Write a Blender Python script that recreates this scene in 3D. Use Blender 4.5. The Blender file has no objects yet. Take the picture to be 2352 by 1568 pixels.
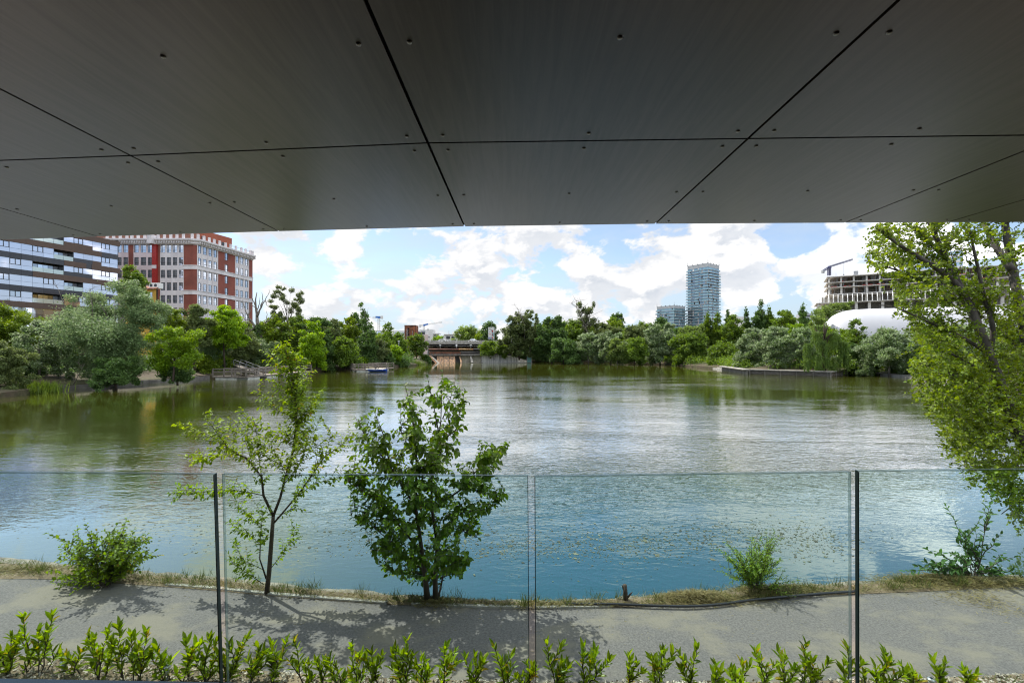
import bpy, bmesh, math, random
import numpy as np
from mathutils import Vector, Matrix

S = bpy.context.scene
COL = S.collection
# ------------------------------------------------------------------ camera, sky, sun, exposure
F, EYE, CX, HY = 1045.0, 4.0, 1176.0, 805.0      # photo measured at 2352 x 1568; horizon at HY
cd = bpy.data.cameras.new('camera'); cam = bpy.data.objects.new('camera', cd); COL.objects.link(cam)
cam.location = (0, 0, EYE); cam.rotation_euler = (math.radians(90), 0, 0)
cd.sensor_width = 36.0; cd.lens = 36.0 * F / 2352.0
cd.shift_y = (HY - 784.0) / 2352.0
cd.clip_start = 0.05; cd.clip_end = 8000
S.camera = cam
S.view_settings.view_transform = 'Standard'; S.view_settings.look = 'None'
S.view_settings.exposure = 0.65; S.view_settings.gamma = 1.0
cy = S.cycles
cy.max_bounces = 7; cy.diffuse_bounces = 3; cy.glossy_bounces = 3; cy.transmission_bounces = 3
cy.transparent_max_bounces = 12; cy.caustics_reflective = False; cy.caustics_refractive = False
cy.sample_clamp_indirect = 4.0
cy.use_denoising = True; cy.denoising_input_passes = 'RGB_ALBEDO_NORMAL'; cy.pixel_filter_type = 'BLACKMAN_HARRIS'; cy.filter_width = 1.15

SUN_AZ, SUN_EL = math.radians(-52), math.radians(55)     # azimuth from straight ahead (+Y), negative = to the left
sun_dir = Vector((math.sin(SUN_AZ) * math.cos(SUN_EL), math.cos(SUN_AZ) * math.cos(SUN_EL), math.sin(SUN_EL)))
sd = bpy.data.lights.new('sun', 'SUN'); sd.energy = 3.9; sd.angle = math.radians(0.5); sd.color = (1.0, 0.95, 0.87)
sun = bpy.data.objects.new('sun', sd); COL.objects.link(sun)
sun.rotation_euler = (-sun_dir).to_track_quat('-Z', 'Y').to_euler()

def node(t, typ, **kw):
    n = t.nodes.new(typ)
    for k, v in kw.items():
        if k == 'inp':
            for kk, vv in v.items():
                s = n.inputs[kk]
                if isinstance(vv, bpy.types.NodeSocket): t.links.new(vv, s)
                else: s.default_value = vv
        else: setattr(n, k, v)
    return n
def mth(t, op, a, b=0.0, clamp=False):
    return node(t, 'ShaderNodeMath', operation=op, use_clamp=clamp, inp={0: a, 1: b}).outputs[0]
def vmth(t, op, a, b):
    n = node(t, 'ShaderNodeVectorMath', operation=op, inp={0: a, 1: b})
    return n.outputs['Value'] if op in ('DISTANCE', 'LENGTH', 'DOT_PRODUCT') else n.outputs[0]
def mrange(t, v, a, b, c=0.0, d=1.0, smooth=True):
    return node(t, 'ShaderNodeMapRange', interpolation_type='SMOOTHSTEP' if smooth else 'LINEAR',
                inp={0: v, 1: a, 2: b, 3: c, 4: d}).outputs[0]
def mixc(t, f, a, b):
    n = node(t, 'ShaderNodeMix', data_type='RGBA')
    for i, v in ((0, f), (6, a), (7, b)):
        if isinstance(v, bpy.types.NodeSocket): t.links.new(v, n.inputs[i])
        else: n.inputs[i].default_value = v if i == 0 else (tuple(v) + (1.0,))[:4]
    return n.outputs[2]

wd = bpy.data.worlds.new('World'); S.world = wd; wd.use_nodes = True
t = wd.node_tree; t.nodes.clear()
sky = node(t, 'ShaderNodeTexSky', sky_type='NISHITA', sun_disc=False, sun_elevation=SUN_EL, sun_rotation=SUN_AZ,
           altitude=80.0, air_density=1.0, dust_density=0.6, ozone_density=1.6)
tc = node(t, 'ShaderNodeTexCoord')
dirn = vmth(t, 'NORMALIZE', tc.outputs['Generated'], (0, 0, 0))
vs = vmth(t, 'MULTIPLY', dirn, (1.0, 1.0, 1.75))
def cloudnoise(v):
    return node(t, 'ShaderNodeTexNoise', inp={'Vector': v, 'Scale': 9.5, 'Detail': 11.0, 'Roughness': 0.58, 'Distortion': 0.2}).outputs[0]
n1 = cloudnoise(vs)
n2 = cloudnoise(vmth(t, 'ADD', vs, (-0.02, 0.0, 0.05)))
bias = None
CLOUDS = [(1160, 560, 190, .11), (1650, 580, 160, .12), (1480, 650, 80, .09), (1000, 695, 280, .07), (1330, 720, 260, .07),
          (720, 690, 150, .14), (660, 555, 130, .14), (1985, 575, 150, .18), (1830, 612, 55, .20), (1745, 662, 75, .18), (1900, 660, 60, .12), (800, 545, 60, .12),
          (690, 615, 85, -.20), (890, 585, 95, -.17), (1415, 550, 95, -.22), (1835, 560, 75, -.24), (1250, 640, 70, -.07), (1560, 700, 60, -.06), (1780, 705, 130, -.16), (770, 630, 70, -.08),
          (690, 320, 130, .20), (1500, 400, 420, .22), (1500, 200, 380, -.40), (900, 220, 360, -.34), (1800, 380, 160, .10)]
for (x, y, r, w) in CLOUDS:
    d = Vector(((x - CX) / F, 1.0, (HY - y) / F)).normalized()
    b = mrange(t, vmth(t, 'DISTANCE', dirn, tuple(d)), 0.0, r / F, w, 0.0)
    bias = b if bias is None else mth(t, 'ADD', bias, b)
sz = node(t, 'ShaderNodeSeparateXYZ', inp={0: dirn}).outputs[2]
dens = mth(t, 'ADD', mth(t, 'ADD', n1, bias), mrange(t, sz, 0.52, 0.75, 0.0, 0.13))  # extra unseen cloud overhead, added to whiten the fill light
cov = mrange(t, dens, 0.495, 0.580)
lit = mrange(t, mth(t, 'SUBTRACT', n1, n2), -0.075, 0.06)
thick = mrange(t, dens, 0.56, 0.86)
ccol = mixc(t, mth(t, 'MULTIPLY', mth(t, 'SUBTRACT', 1.0, lit), mth(t, 'ADD', mth(t, 'MULTIPLY', thick, 0.5), 0.5)), (6.5, 6.5, 6.55), (4.0, 4.35, 4.9))
# clouds on the side away from the sun are front-lit, boosted further as added fill
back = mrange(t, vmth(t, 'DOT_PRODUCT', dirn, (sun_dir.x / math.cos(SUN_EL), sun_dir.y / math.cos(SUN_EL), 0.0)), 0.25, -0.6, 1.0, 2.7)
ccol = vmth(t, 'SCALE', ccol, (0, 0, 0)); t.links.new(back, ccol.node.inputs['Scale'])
hazef = mrange(t, sz, 0.0, 0.20, 0.85, 0.0)
skyb = node(t, 'ShaderNodeMix', data_type='RGBA', blend_type='MULTIPLY', inp={0: 1.0, 6: sky.outputs[0], 7: (1.22, 1.18, 1.2, 1.0)}).outputs[2]
base = mixc(t, hazef, skyb, (3.2, 4.4, 5.6))
veil = mrange(t, cloudnoise(vmth(t, 'MULTIPLY', vs, (0.6, 0.6, 1.2))), .35, .65, .05, .42)
veil = mth(t, 'MULTIPLY', veil, mrange(t, sz, .2, .4, 1.0, .1))
base = mixc(t, veil, base, (4.5, 5.1, 5.7))
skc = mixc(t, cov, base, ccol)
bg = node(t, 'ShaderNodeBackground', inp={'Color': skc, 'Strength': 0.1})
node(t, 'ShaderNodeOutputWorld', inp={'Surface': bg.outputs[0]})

# ------------------------------------------------------------------ materials
MATS = {}
def newmat(name):
    m = bpy.data.materials.new(name); m.use_nodes = True; m.node_tree.nodes.clear(); MATS[name] = m
    return m, m.node_tree
def out(t, sh, disp=None): node(t, 'ShaderNodeOutputMaterial', inp={'Surface': sh})
def coord(t, kind='Object', scale=(1, 1, 1), rot=(0, 0, 0)):
    c = node(t, 'ShaderNodeTexCoord')
    return node(t, 'ShaderNodeMapping', inp={'Vector': c.outputs[kind], 'Scale': scale, 'Rotation': rot}).outputs[0]
def noise(t, v, scale, detail=4.0, rough=0.55, dist=0.0):
    return node(t, 'ShaderNodeTexNoise', inp={'Vector': v, 'Scale': scale, 'Detail': detail, 'Roughness': rough, 'Distortion': dist}).outputs[0]
def bump(t, h, strength=0.3, dist=0.02):
    return node(t, 'ShaderNodeBump', inp={'Height': h, 'Strength': strength, 'Distance': dist}).outputs[0]

def plain(name, c, rough=0.7, metal=0.0, var=0.25, scale=3.0, c2=None, bmp=0.0, vscale=(1, 1, 1), spec=0.4, kind='Object'):
    """surface with cloudy wear of its own colour"""
    m, t = newmat(name)
    v = coord(t, kind, vscale)
    n = noise(t, v, scale, 6.0, 0.6)
    c2 = c2 or tuple(x * (1 - var) for x in c)
    col = mixc(t, mrange(t, n, 0.3, 0.7), c2, tuple(min(1, x * (1 + var * .6)) for x in c))
    kw = {'Base Color': col, 'Roughness': rough, 'Metallic': metal, 'Specular IOR Level': spec}
    if bmp: kw['Normal'] = bump(t, noise(t, v, scale * 9, 3.0), bmp, 0.01)
    out(t, node(t, 'ShaderNodeBsdfPrincipled', inp=kw).outputs[0])
    return m

def leafmat(name, c, c2, trans=0.35, back=None, rough=0.5, vlo=0.6, vhi=1.35, yellow=0.0):
    m, t = newmat(name)
    g = node(t, 'ShaderNodeNewGeometry')
    rnd = g.outputs['Random Per Island']
    oi = node(t, 'ShaderNodeObjectInfo')
    wn = node(t, 'ShaderNodeTexWhiteNoise', noise_dimensions='1D', inp={'W': mth(t, 'MULTIPLY', rnd, 917.3)}).outputs[0]
    big = noise(t, coord(t), 0.45, 2.0)
    f = mth(t, 'ADD', mth(t, 'MULTIPLY', rnd, 0.6), mth(t, 'MULTIPLY', mrange(t, big, .35, .65), 0.4))
    col = mixc(t, f, c, c2)
    if yellow: col = mixc(t, mrange(t, wn, 1 - yellow, 1 - yellow + .01), col, (0.30, 0.24, 0.03))
    if back: col = mixc(t, mth(t, 'MULTIPLY', g.outputs['Backfacing'], back[3]), col, back[:3])
    val = mth(t, 'ADD', mth(t, 'MULTIPLY', wn, vhi - vlo), vlo)
    val = mth(t, 'MULTIPLY', val, mth(t, 'ADD', mth(t, 'MULTIPLY', oi.outputs['Random'], 0.3), 0.85))
    col = node(t, 'ShaderNodeHueSaturation', inp={'Color': col, 'Value': val, 'Saturation': 1.0, 'Hue': 0.5}).outputs[0]
    p = node(t, 'ShaderNodeBsdfPrincipled', inp={'Base Color': col, 'Roughness': rough, 'Specular IOR Level': 0.3}).outputs[0]
    tcol = node(t, 'ShaderNodeHueSaturation', inp={'Color': col, 'Value': 1.5, 'Saturation': 1.15, 'Hue': 0.485}).outputs[0]
    tr = node(t, 'ShaderNodeBsdfTranslucent', inp={'Color': tcol}).outputs[0]
    out(t, node(t, 'ShaderNodeMixShader', inp={0: trans, 1: p, 2: tr}).outputs[0])
    return m

leafmat('leaf_mid', (.095, .170, .022), (.165, .25, .038), trans=.42)
leafmat('leaf_bright', (.135, .26, .010), (.23, .36, .018), trans=.45)
leafmat('leaf_dark', (.066, .132, .034), (.112, .19, .05), trans=.35)
leafmat('leaf_willow', (.095, .165, .058), (.19, .265, .115), trans=.38, back=(.25, .31, .18, .5))
leafmat('leaf_dull', (.10, .145, .045), (.17, .215, .075), trans=.38)
leafmat('leaf_silver', (.105, .175, .055), (.19, .265, .10), trans=.36, back=(.38, .44, .31, .7), vhi=1.5)
leafmat('leaf_yellowgreen', (.12, .205, .018), (.21, .29, .03), trans=.44)
leafmat('leaf_light', (.15, .23, .05), (.22, .30, .08), trans=.42)
leafmat('leaf_poplar', (.095, .172, .012), (.195, .262, .02), trans=.42, yellow=.006, vlo=.6, vhi=1.45)
leafmat('leaf_elm', (.135, .225, .012), (.22, .32, .02), trans=.48, vlo=.55, yellow=.02)
leafmat('leaf_mulberry', (.075, .165, .012), (.15, .26, .02), trans=.47, rough=.4, vlo=.5, vhi=1.4, yellow=.008)
leafmat('leaf_laurel', (.11, .21, .012), (.34, .43, .02), trans=.5, rough=.32, vlo=.45, vhi=1.3, yellow=.03)
leafmat('leaf_willowshrub', (.14, .25, .03), (.24, .35, .045), trans=.45)
leafmat('leaf_ash', (.06, .14, .035), (.10, .19, .05), trans=.4)
leafmat('leaf_weeping', (.078, .150, .030), (.15, .225, .05), trans=.4)
leafmat('leaf_reed', (.09, .16, .02), (.15, .22, .04), trans=.35)
leafmat('dry_grass', (.17, .15, .045), (.32, .26, .11), trans=.25, vlo=.5, vhi=1.4)
leafmat('green_grass', (.07, .10, .02), (.13, .15, .035), trans=.3)
leafmat('floating_scraps', (.07, .085, .045), (.17, .17, .11), trans=0.1, vlo=.4, vhi=1.7)
plain('bark_grey', (.17, .15, .125), .9, scale=5, var=.5, vscale=(1, 1, .3), bmp=.4)
plain('bark_brown', (.075, .055, .04), .9, scale=8, var=.45, vscale=(1, 1, .3), bmp=.4)
plain('bark_poplar', (.085, .076, .066), .85, scale=3, var=.6, vscale=(1, 1, .35), bmp=.5)
plain('stem_brown', (.06, .045, .03), .7, scale=12)
plain('concrete_light', (.68, .65, .60), .9, scale=.6, var=.25)
plain('concrete', (.40, .38, .34), .9, scale=1.3, var=.35, bmp=.2)
plain('concrete_dark', (.17, .16, .145), .9, scale=1.0, var=.4, bmp=.2)
plain('concrete_streaked', (.58, .56, .52), .9, scale=.9, var=.55, vscale=(2.2, 2.2, .18))
plain('concrete_rust', (.42, .25, .14), .9, scale=.9, var=.45, vscale=(2.2, 2.2, .15), c2=(.12, .10, .085))
plain('concrete_cream', (.48, .44, .33), .9, scale=.8, var=.3)
plain('rust', (.27, .09, .04), .85, scale=.9, var=.5, c2=(.09, .045, .03))
plain('rust_orange', (.30, .14, .07), .9, scale=.8, var=.4, c2=(.20, .13, .09))
plain('pipe_rust', (.16, .075, .05), .8, scale=.5, var=.4, c2=(.07, .04, .035))
plain('pipe_black', (.025, .023, .024), .7, scale=.6, var=.4)
plain('pipe_yellow', (.30, .21, .09), .8, scale=.9, var=.4, c2=(.16, .07, .04))
plain('wood_grey', (.20, .175, .15), .9, scale=2, var=.35)
plain('wood_deck', (.36, .31, .25), .9, scale=2, var=.3)
plain('float_white', (.55, .55, .50), .7, scale=2, var=.2)
plain('boat_blue', (.015, .06, .32), .35, scale=2, var=.2)
plain('boat_white', (.7, .72, .75), .4)
plain('steel_grey', (.38, .39, .40), .45, metal=.6, scale=3, var=.2)
plain('steel_dark', (.06, .065, .07), .5, metal=.3, scale=3, var=.2)
plain('white_wall', (.72, .71, .69), .8, scale=.3, var=.08)
plain('pink_wall', (.62, .50, .47), .8, scale=.3, var=.08)
plain('grey_wall', (.42, .44, .46), .8, scale=.3, var=.1)
plain('yellow_wall', (.55, .33, .055), .8, scale=.3, var=.12)
plain('tile_red', (.26, .10, .06), .85, scale=2, var=.3)
plain('crane_white', (.75, .75, .73), .5)
plain('crane_blue', (.06, .19, .55), .5)
plain('crane_dark', (.09, .09, .19), .5)
plain('hose_black', (.022, .023, .026), .35, scale=5)
plain('lamp_silver', (.55, .57, .58), .3, metal=.7)
plain('lamp_clear', (.55, .58, .58), .15)
plain('solar_cell', (.02, .025, .06), .15)
plain('white_metal', (.78, .78, .76), .45, var=.06)
plain('red_paint', (.38, .032, .028), .5)
plain('blue_print', (.02, .04, .33), .5, var=.05)
plain('orange_print', (.65, .18, .08), .5, var=.05)
plain('pink_print', (.62, .35, .36), .5, var=.05)
plain('grey_print', (.50, .52, .58), .5, var=.05)
plain('teal_metal', (.20, .42, .40), .5, var=.05)
plain('black_plastic', (.02, .02, .025), .4, var=.2)
plain('car_white', (.75, .76, .77), .25, var=.03)
plain('car_dark', (.05, .055, .06), .25, var=.03)
plain('membrane', (.52, .53, .56), .55, scale=.15, var=.04)
plain('stone', (.46, .41, .33), .9, scale=2, var=.4)
plain('soil', (.20, .15, .095), .95, scale=1.5, var=.4, bmp=.3)
plain('terrace_stone', (.06, .068, .085), .2, scale=4, var=.25, spec=.5)
plain('dark_room', (.05, .046, .042), .9)
plain('backing', (.006, .006, .006), .95)
plain('screw_metal', (.34, .33, .31), .35, metal=.6, var=.2, scale=30)
plain('shore_lip', (.22, .195, .155), .95, scale=3.0, var=.4, bmp=.4)
def m_soffit():
    m, t = newmat('soffit_board')
    v = coord(t, 'Object', (9, .55, 1))
    g = noise(t, v, 4.0, 8.0, 0.65, 0.6)
    f = noise(t, coord(t, 'Object', (40, .8, 1)), 5.0, 3.0)
    big = noise(t, coord(t), 1.2, 3.0)
    smear = noise(t, coord(t, 'Object', (3, 2, 1)), 3.0, 6.0, 0.7)
    c = mixc(t, mrange(t, g, .35, .65), (.034, .023, .020), (.084, .065, .060))
    c = mixc(t, mth(t, 'MULTIPLY', mrange(t, f, .4, .7), .35), c, (.055, .048, .042))
    c = mixc(t, mth(t, 'MULTIPLY', mrange(t, smear, .62, .72), .5), c, (.035, .026, .020))
    c = mixc(t, mth(t, 'MULTIPLY', mrange(t, big, .4, .7), .3), c, (.086, .068, .066))
    rnd = node(t, 'ShaderNodeObjectInfo').outputs['Random']
    c = node(t, 'ShaderNodeHueSaturation', inp={'Color': c, 'Value': mth(t, 'ADD', mth(t, 'MULTIPLY', rnd, .24), .88)}).outputs[0]
    out(t, node(t, 'ShaderNodeBsdfPrincipled', inp={'Base Color': c, 'Roughness': .30, 'Specular IOR Level': .6, 'Specular Tint': (1, .87, .86, 1), 'Coat Weight': .22, 'Coat Roughness': .28, 'Coat IOR': 1.6, 'Coat Tint': (1, .90, .90, 1)}).outputs[0])
m_soffit()

def m_glass():
    m, t = newmat('pane_glass')
    ge = node(t, 'ShaderNodeNewGeometry')
    cs = mth(t, 'ABSOLUTE', vmth(t, 'DOT_PRODUCT', ge.outputs['Incoming'], ge.outputs['Normal']))
    fr = mth(t, 'ADD', mth(t, 'MULTIPLY', mth(t, 'POWER', mth(t, 'SUBTRACT', 1.0, cs), 5.0), .96), .04)
    tr = node(t, 'ShaderNodeBsdfTransparent', inp={'Color': (.90, .975, .97, 1)}).outputs[0]
    gl = node(t, 'ShaderNodeBsdfGlossy', inp={'Color': (.8, .85, .85, 1), 'Roughness': 0.0}).outputs[0]
    out(t, node(t, 'ShaderNodeMixShader', inp={0: mth(t, 'MULTIPLY', fr, .8), 1: tr, 2: gl}).outputs[0])
    m, t = newmat('pane_edge')
    out(t, node(t, 'ShaderNodeBsdfPrincipled', inp={'Base Color': (.010, .055, .048, 1), 'Roughness': .4, 'Specular IOR Level': .25}).outputs[0])
    m, t = newmat('pane_edge_lit')  # paler copy of the edge, internal reflection put into the colour
    p = node(t, 'ShaderNodeBsdfPrincipled', inp={'Base Color': (.42, .52, .52, 1), 'Roughness': .30, 'Specular IOR Level': .6}).outputs[0]
    tr = node(t, 'ShaderNodeBsdfTransparent', inp={'Color': (.8, .95, .93, 1)}).outputs[0]
    out(t, node(t, 'ShaderNodeMixShader', inp={0: .5, 1: p, 2: tr}).outputs[0])
m_glass()

def m_water():
    m, t = newmat('lake_water')
    pos = node(t, 'ShaderNodeNewGeometry').outputs['Position']
    sx = node(t, 'ShaderNodeSeparateXYZ', inp={0: pos})
    X, Y = sx.outputs[0], sx.outputs[1]
    mp = lambda sc, rot=0.0: node(t, 'ShaderNodeMapping', inp={'Vector': pos, 'Scale': sc, 'Rotation': (0, 0, rot)}).outputs[0]
    big = noise(t, mp((.03, .05, 1)), 1.0, 3.0)
    patch = noise(t, mp((.05, .11, 1), .25), 1.0, 4.0, .6)
    w1 = noise(t, mp((2.6, 5.6, 1), .10), 1.0, 2.0, .5, .8)
    w2 = noise(t, mp((6.0, 11.0, 1), -.12), 1.0, 2.0, .55, .5)
    w3 = noise(t, mp((.42, .9, 1), .05), 1.0, 2.0, .5)
    h = mth(t, 'ADD', mth(t, 'MULTIPLY', w1, .024), mth(t, 'ADD', mth(t, 'MULTIPLY', w2, .0065), mth(t, 'MULTIPLY', w3, .030)))
    # calm in the lee of the near wall and of the far banks, ruffled in the middle
    near = mrange(t, mth(t, 'ADD', Y, mth(t, 'MULTIPLY', mth(t, 'ABSOLUTE', mth(t, 'SUBTRACT', X, .8)), -.30)), 7.0, 11.5, .10, 1.0)
    far = mrange(t, mth(t, 'ADD', Y, mth(t, 'MULTIPLY', patch, 30.0)), 85.0, 118.0, 1.0, .10)
    leftc = mrange(t, mth(t, 'ADD', mth(t, 'DIVIDE', X, Y), mth(t, 'MULTIPLY', patch, .28)), -.58, -.40, .35, 1.0)
    amp = mth(t, 'MULTIPLY', mth(t, 'MULTIPLY', near, far), mrange(t, patch, .36, .62, .30, 1.25))
    amp = mth(t, 'MULTIPLY', mth(t, 'MULTIPLY', amp, leftc), mrange(t, Y, 13.0, 36.0, 1.9, .62))
    h = mth(t, 'MULTIPLY', h, amp)
    nrm = node(t, 'ShaderNodeBump', inp={'Height': h, 'Strength': 1.0, 'Distance': 1.0}).outputs[0]
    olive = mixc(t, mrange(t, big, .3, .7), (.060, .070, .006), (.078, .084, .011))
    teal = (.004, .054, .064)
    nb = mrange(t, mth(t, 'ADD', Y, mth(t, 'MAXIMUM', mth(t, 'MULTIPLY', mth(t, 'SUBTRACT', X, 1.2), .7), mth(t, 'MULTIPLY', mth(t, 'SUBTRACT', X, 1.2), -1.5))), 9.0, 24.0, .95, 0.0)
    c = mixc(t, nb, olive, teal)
    fr = node(t, 'ShaderNodeFresnel', inp={'IOR': 1.34, 'Normal': nrm}).outputs[0]
    fac = mth(t, 'MINIMUM', mth(t, 'ADD', mth(t, 'MULTIPLY', fr, 2.8), .006), .86)
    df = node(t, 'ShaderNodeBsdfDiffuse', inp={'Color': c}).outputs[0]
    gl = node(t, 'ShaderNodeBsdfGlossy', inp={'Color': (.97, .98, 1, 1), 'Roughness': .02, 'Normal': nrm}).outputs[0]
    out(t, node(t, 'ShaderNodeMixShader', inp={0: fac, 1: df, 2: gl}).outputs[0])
m_water()

def m_path():
    m, t = newmat('path_asphalt')
    v = coord(t)
    fine = noise(t, v, 30.0, 5.0, .8)
    sp = node(t, 'ShaderNodeTexVoronoi', inp={'Vector': v, 'Scale': 60.0}).outputs['Distance']
    dust = noise(t, coord(t, 'Object', (1, 1.6, 1)), .8, 6.0, .62)
    dust2 = noise(t, v, 2.3, 5.0, .6)
    c = mixc(t, mrange(t, fine, .3, .7), (.085, .079, .074), (.187, .170, .158))
    c = mixc(t, mth(t, 'MULTIPLY', mrange(t, sp, .25, .0), .3), c, (.27, .26, .24))
    c = mixc(t, mth(t, 'MULTIPLY', mrange(t, dust, .46, .62), .75), c, (.205, .18, .138))
    c = mixc(t, mth(t, 'MULTIPLY', mrange(t, dust2, .55, .75), .4), c, (.085, .083, .083))
    n = bump(t, fine, .5, .008)
    out(t, node(t, 'ShaderNodeBsdfPrincipled', inp={'Base Color': c, 'Roughness': .92, 'Specular IOR Level': .25, 'Normal': n}).outputs[0])
m_path()

def m_ground():
    m, t = newmat('bank_earth')
    v = coord(t)
    a = noise(t, v, .22, 5.0, .6); b = noise(t, v, 2.0, 5.0, .6)
    c = mixc(t, mrange(t, a, .4, .62), (.080, .060, .038), (.052, .062, .02))
    c = mixc(t, mth(t, 'MULTIPLY', mrange(t, b, .45, .7), .6), c, (.135, .108, .062))
    out(t, node(t, 'ShaderNodeBsdfPrincipled', inp={'Base Color': c, 'Roughness': .95, 'Normal': bump(t, b, .5, .1)}).outputs[0])
m_ground()

def m_brick():
    m, t = newmat('brick_red')
    v = coord(t, 'Object', (1, 1, 1))
    s = node(t, 'ShaderNodeSeparateXYZ', inp={0: v})
    uv = node(t, 'ShaderNodeCombineXYZ', inp={0: mth(t, 'ADD', s.outputs[0], s.outputs[1]), 1: s.outputs[2]}).outputs[0]
    br = node(t, 'ShaderNodeTexBrick', inp={'Vector': uv, 'Scale': 3.2, 'Color1': (.30, .082, .055, 1), 'Color2': (.225, .060, .043, 1), 'Mortar': (.27, .15, .12, 1), 'Mortar Size': .012})
    n = noise(t, v, .35, 4.0)
    c = mixc(t, mth(t, 'MULTIPLY', mrange(t, n, .35, .7), .5), br.outputs[0], (.13, .042, .034))
    eff = noise(t, coord(t, 'Object', (1, 1, .5)), 1.3, 6.0, .75)
    c = mixc(t, mth(t, 'MULTIPLY', mrange(t, eff, .67, .72), .75), c, (.50, .42, .39))
    out(t, node(t, 'ShaderNodeBsdfPrincipled', inp={'Base Color': c, 'Roughness': .9}).outputs[0])
    m, t = newmat('brick_orange')
    br = node(t, 'ShaderNodeTexBrick', inp={'Vector': coord(t), 'Scale': 3.0, 'Color1': (.36, .10, .055, 1), 'Color2': (.30, .085, .05, 1), 'Mortar': (.28, .13, .09, 1), 'Mortar Size': .012})
    out(t, node(t, 'ShaderNodeBsdfPrincipled', inp={'Base Color': br.outputs[0], 'Roughness': .9}).outputs[0])
    m, t = newmat('stucco_white')
    v = coord(t)
    n = noise(t, coord(t, 'Object', (1, 1, .25)), .5, 5.0)
    c = mixc(t, mrange(t, n, .35, .7), (.62, .585, .60), (.73, .70, .71))
    out(t, node(t, 'ShaderNodeBsdfPrincipled', inp={'Base Color': c, 'Roughness': .85}).outputs[0])
    m, t = newmat('stucco_pink_bounce')  # white stucco with a reflected pink tint put into its colour
    n = noise(t, coord(t, 'Object', (1, 1, .25)), .5, 5.0)
    c = mixc(t, mrange(t, n, .35, .7), (.63, .52, .53), (.72, .61, .62))
    out(t, node(t, 'ShaderNodeBsdfPrincipled', inp={'Base Color': c, 'Roughness': .85}).outputs[0])
    m, t = newmat('clad_brown')
    br = node(t, 'ShaderNodeTexBrick', inp={'Vector': coord(t, 'Object', (1, 1, 1), (0, math.radians(90), 0)), 'Scale': 1.2, 'Color1': (.115, .078, .062, 1), 'Color2': (.095, .066, .054, 1), 'Mortar': (.07, .05, .042, 1), 'Mortar Size': .02})
    n = noise(t, coord(t, 'Object', (1, 1, 5)), 2.0, 4.0)
    c = mixc(t, mth(t, 'MULTIPLY', n, .5), br.outputs[0], (.125, .085, .066))
    out(t, node(t, 'ShaderNodeBsdfPrincipled', inp={'Base Color': c, 'Roughness': .75}).outputs[0])
m_brick()

def m_clad(name, c, spec, rough, metal=0.0, island=.25, wobble=.05):
    m, t = newmat(name)
    r = node(t, 'ShaderNodeNewGeometry').outputs['Random Per Island']
    col = mixc(t, r, tuple(x * (1 - island) for x in c), tuple(min(1, x * (1 + island)) for x in c))
    wob = bump(t, noise(t, coord(t), .35, 2.0), wobble, .3)
    out(t, node(t, 'ShaderNodeBsdfPrincipled', inp={'Base Color': col, 'Roughness': rough, 'Metallic': metal, 'Specular IOR Level': spec, 'Normal': wob}).outputs[0])
m_clad('mirror_glass', (.66, .655, .74), .5, .04, .85, .08, 0.0)
m_clad('clad_dark', (.035, .036, .045), .5, .18)
m_clad('dark_glass', (.02, .028, .03), 1.0, .04, 0, .5)
m_clad('window_glass', (.50, .54, .62), 1.0, .04, .75, .6)
m_clad('tower_glass', (.26, .35, .43), .6, .08, .55, .18)
m_clad('tower_glass_green', (.28, .42, .46), .6, .08, .5, .15)
m_clad('balustrade_glass', (.52, .60, .58), .6, .08, .35, .12)
m_clad('office_glass', (.55, .62, .72), .6, .05, .75, .12)

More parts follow.
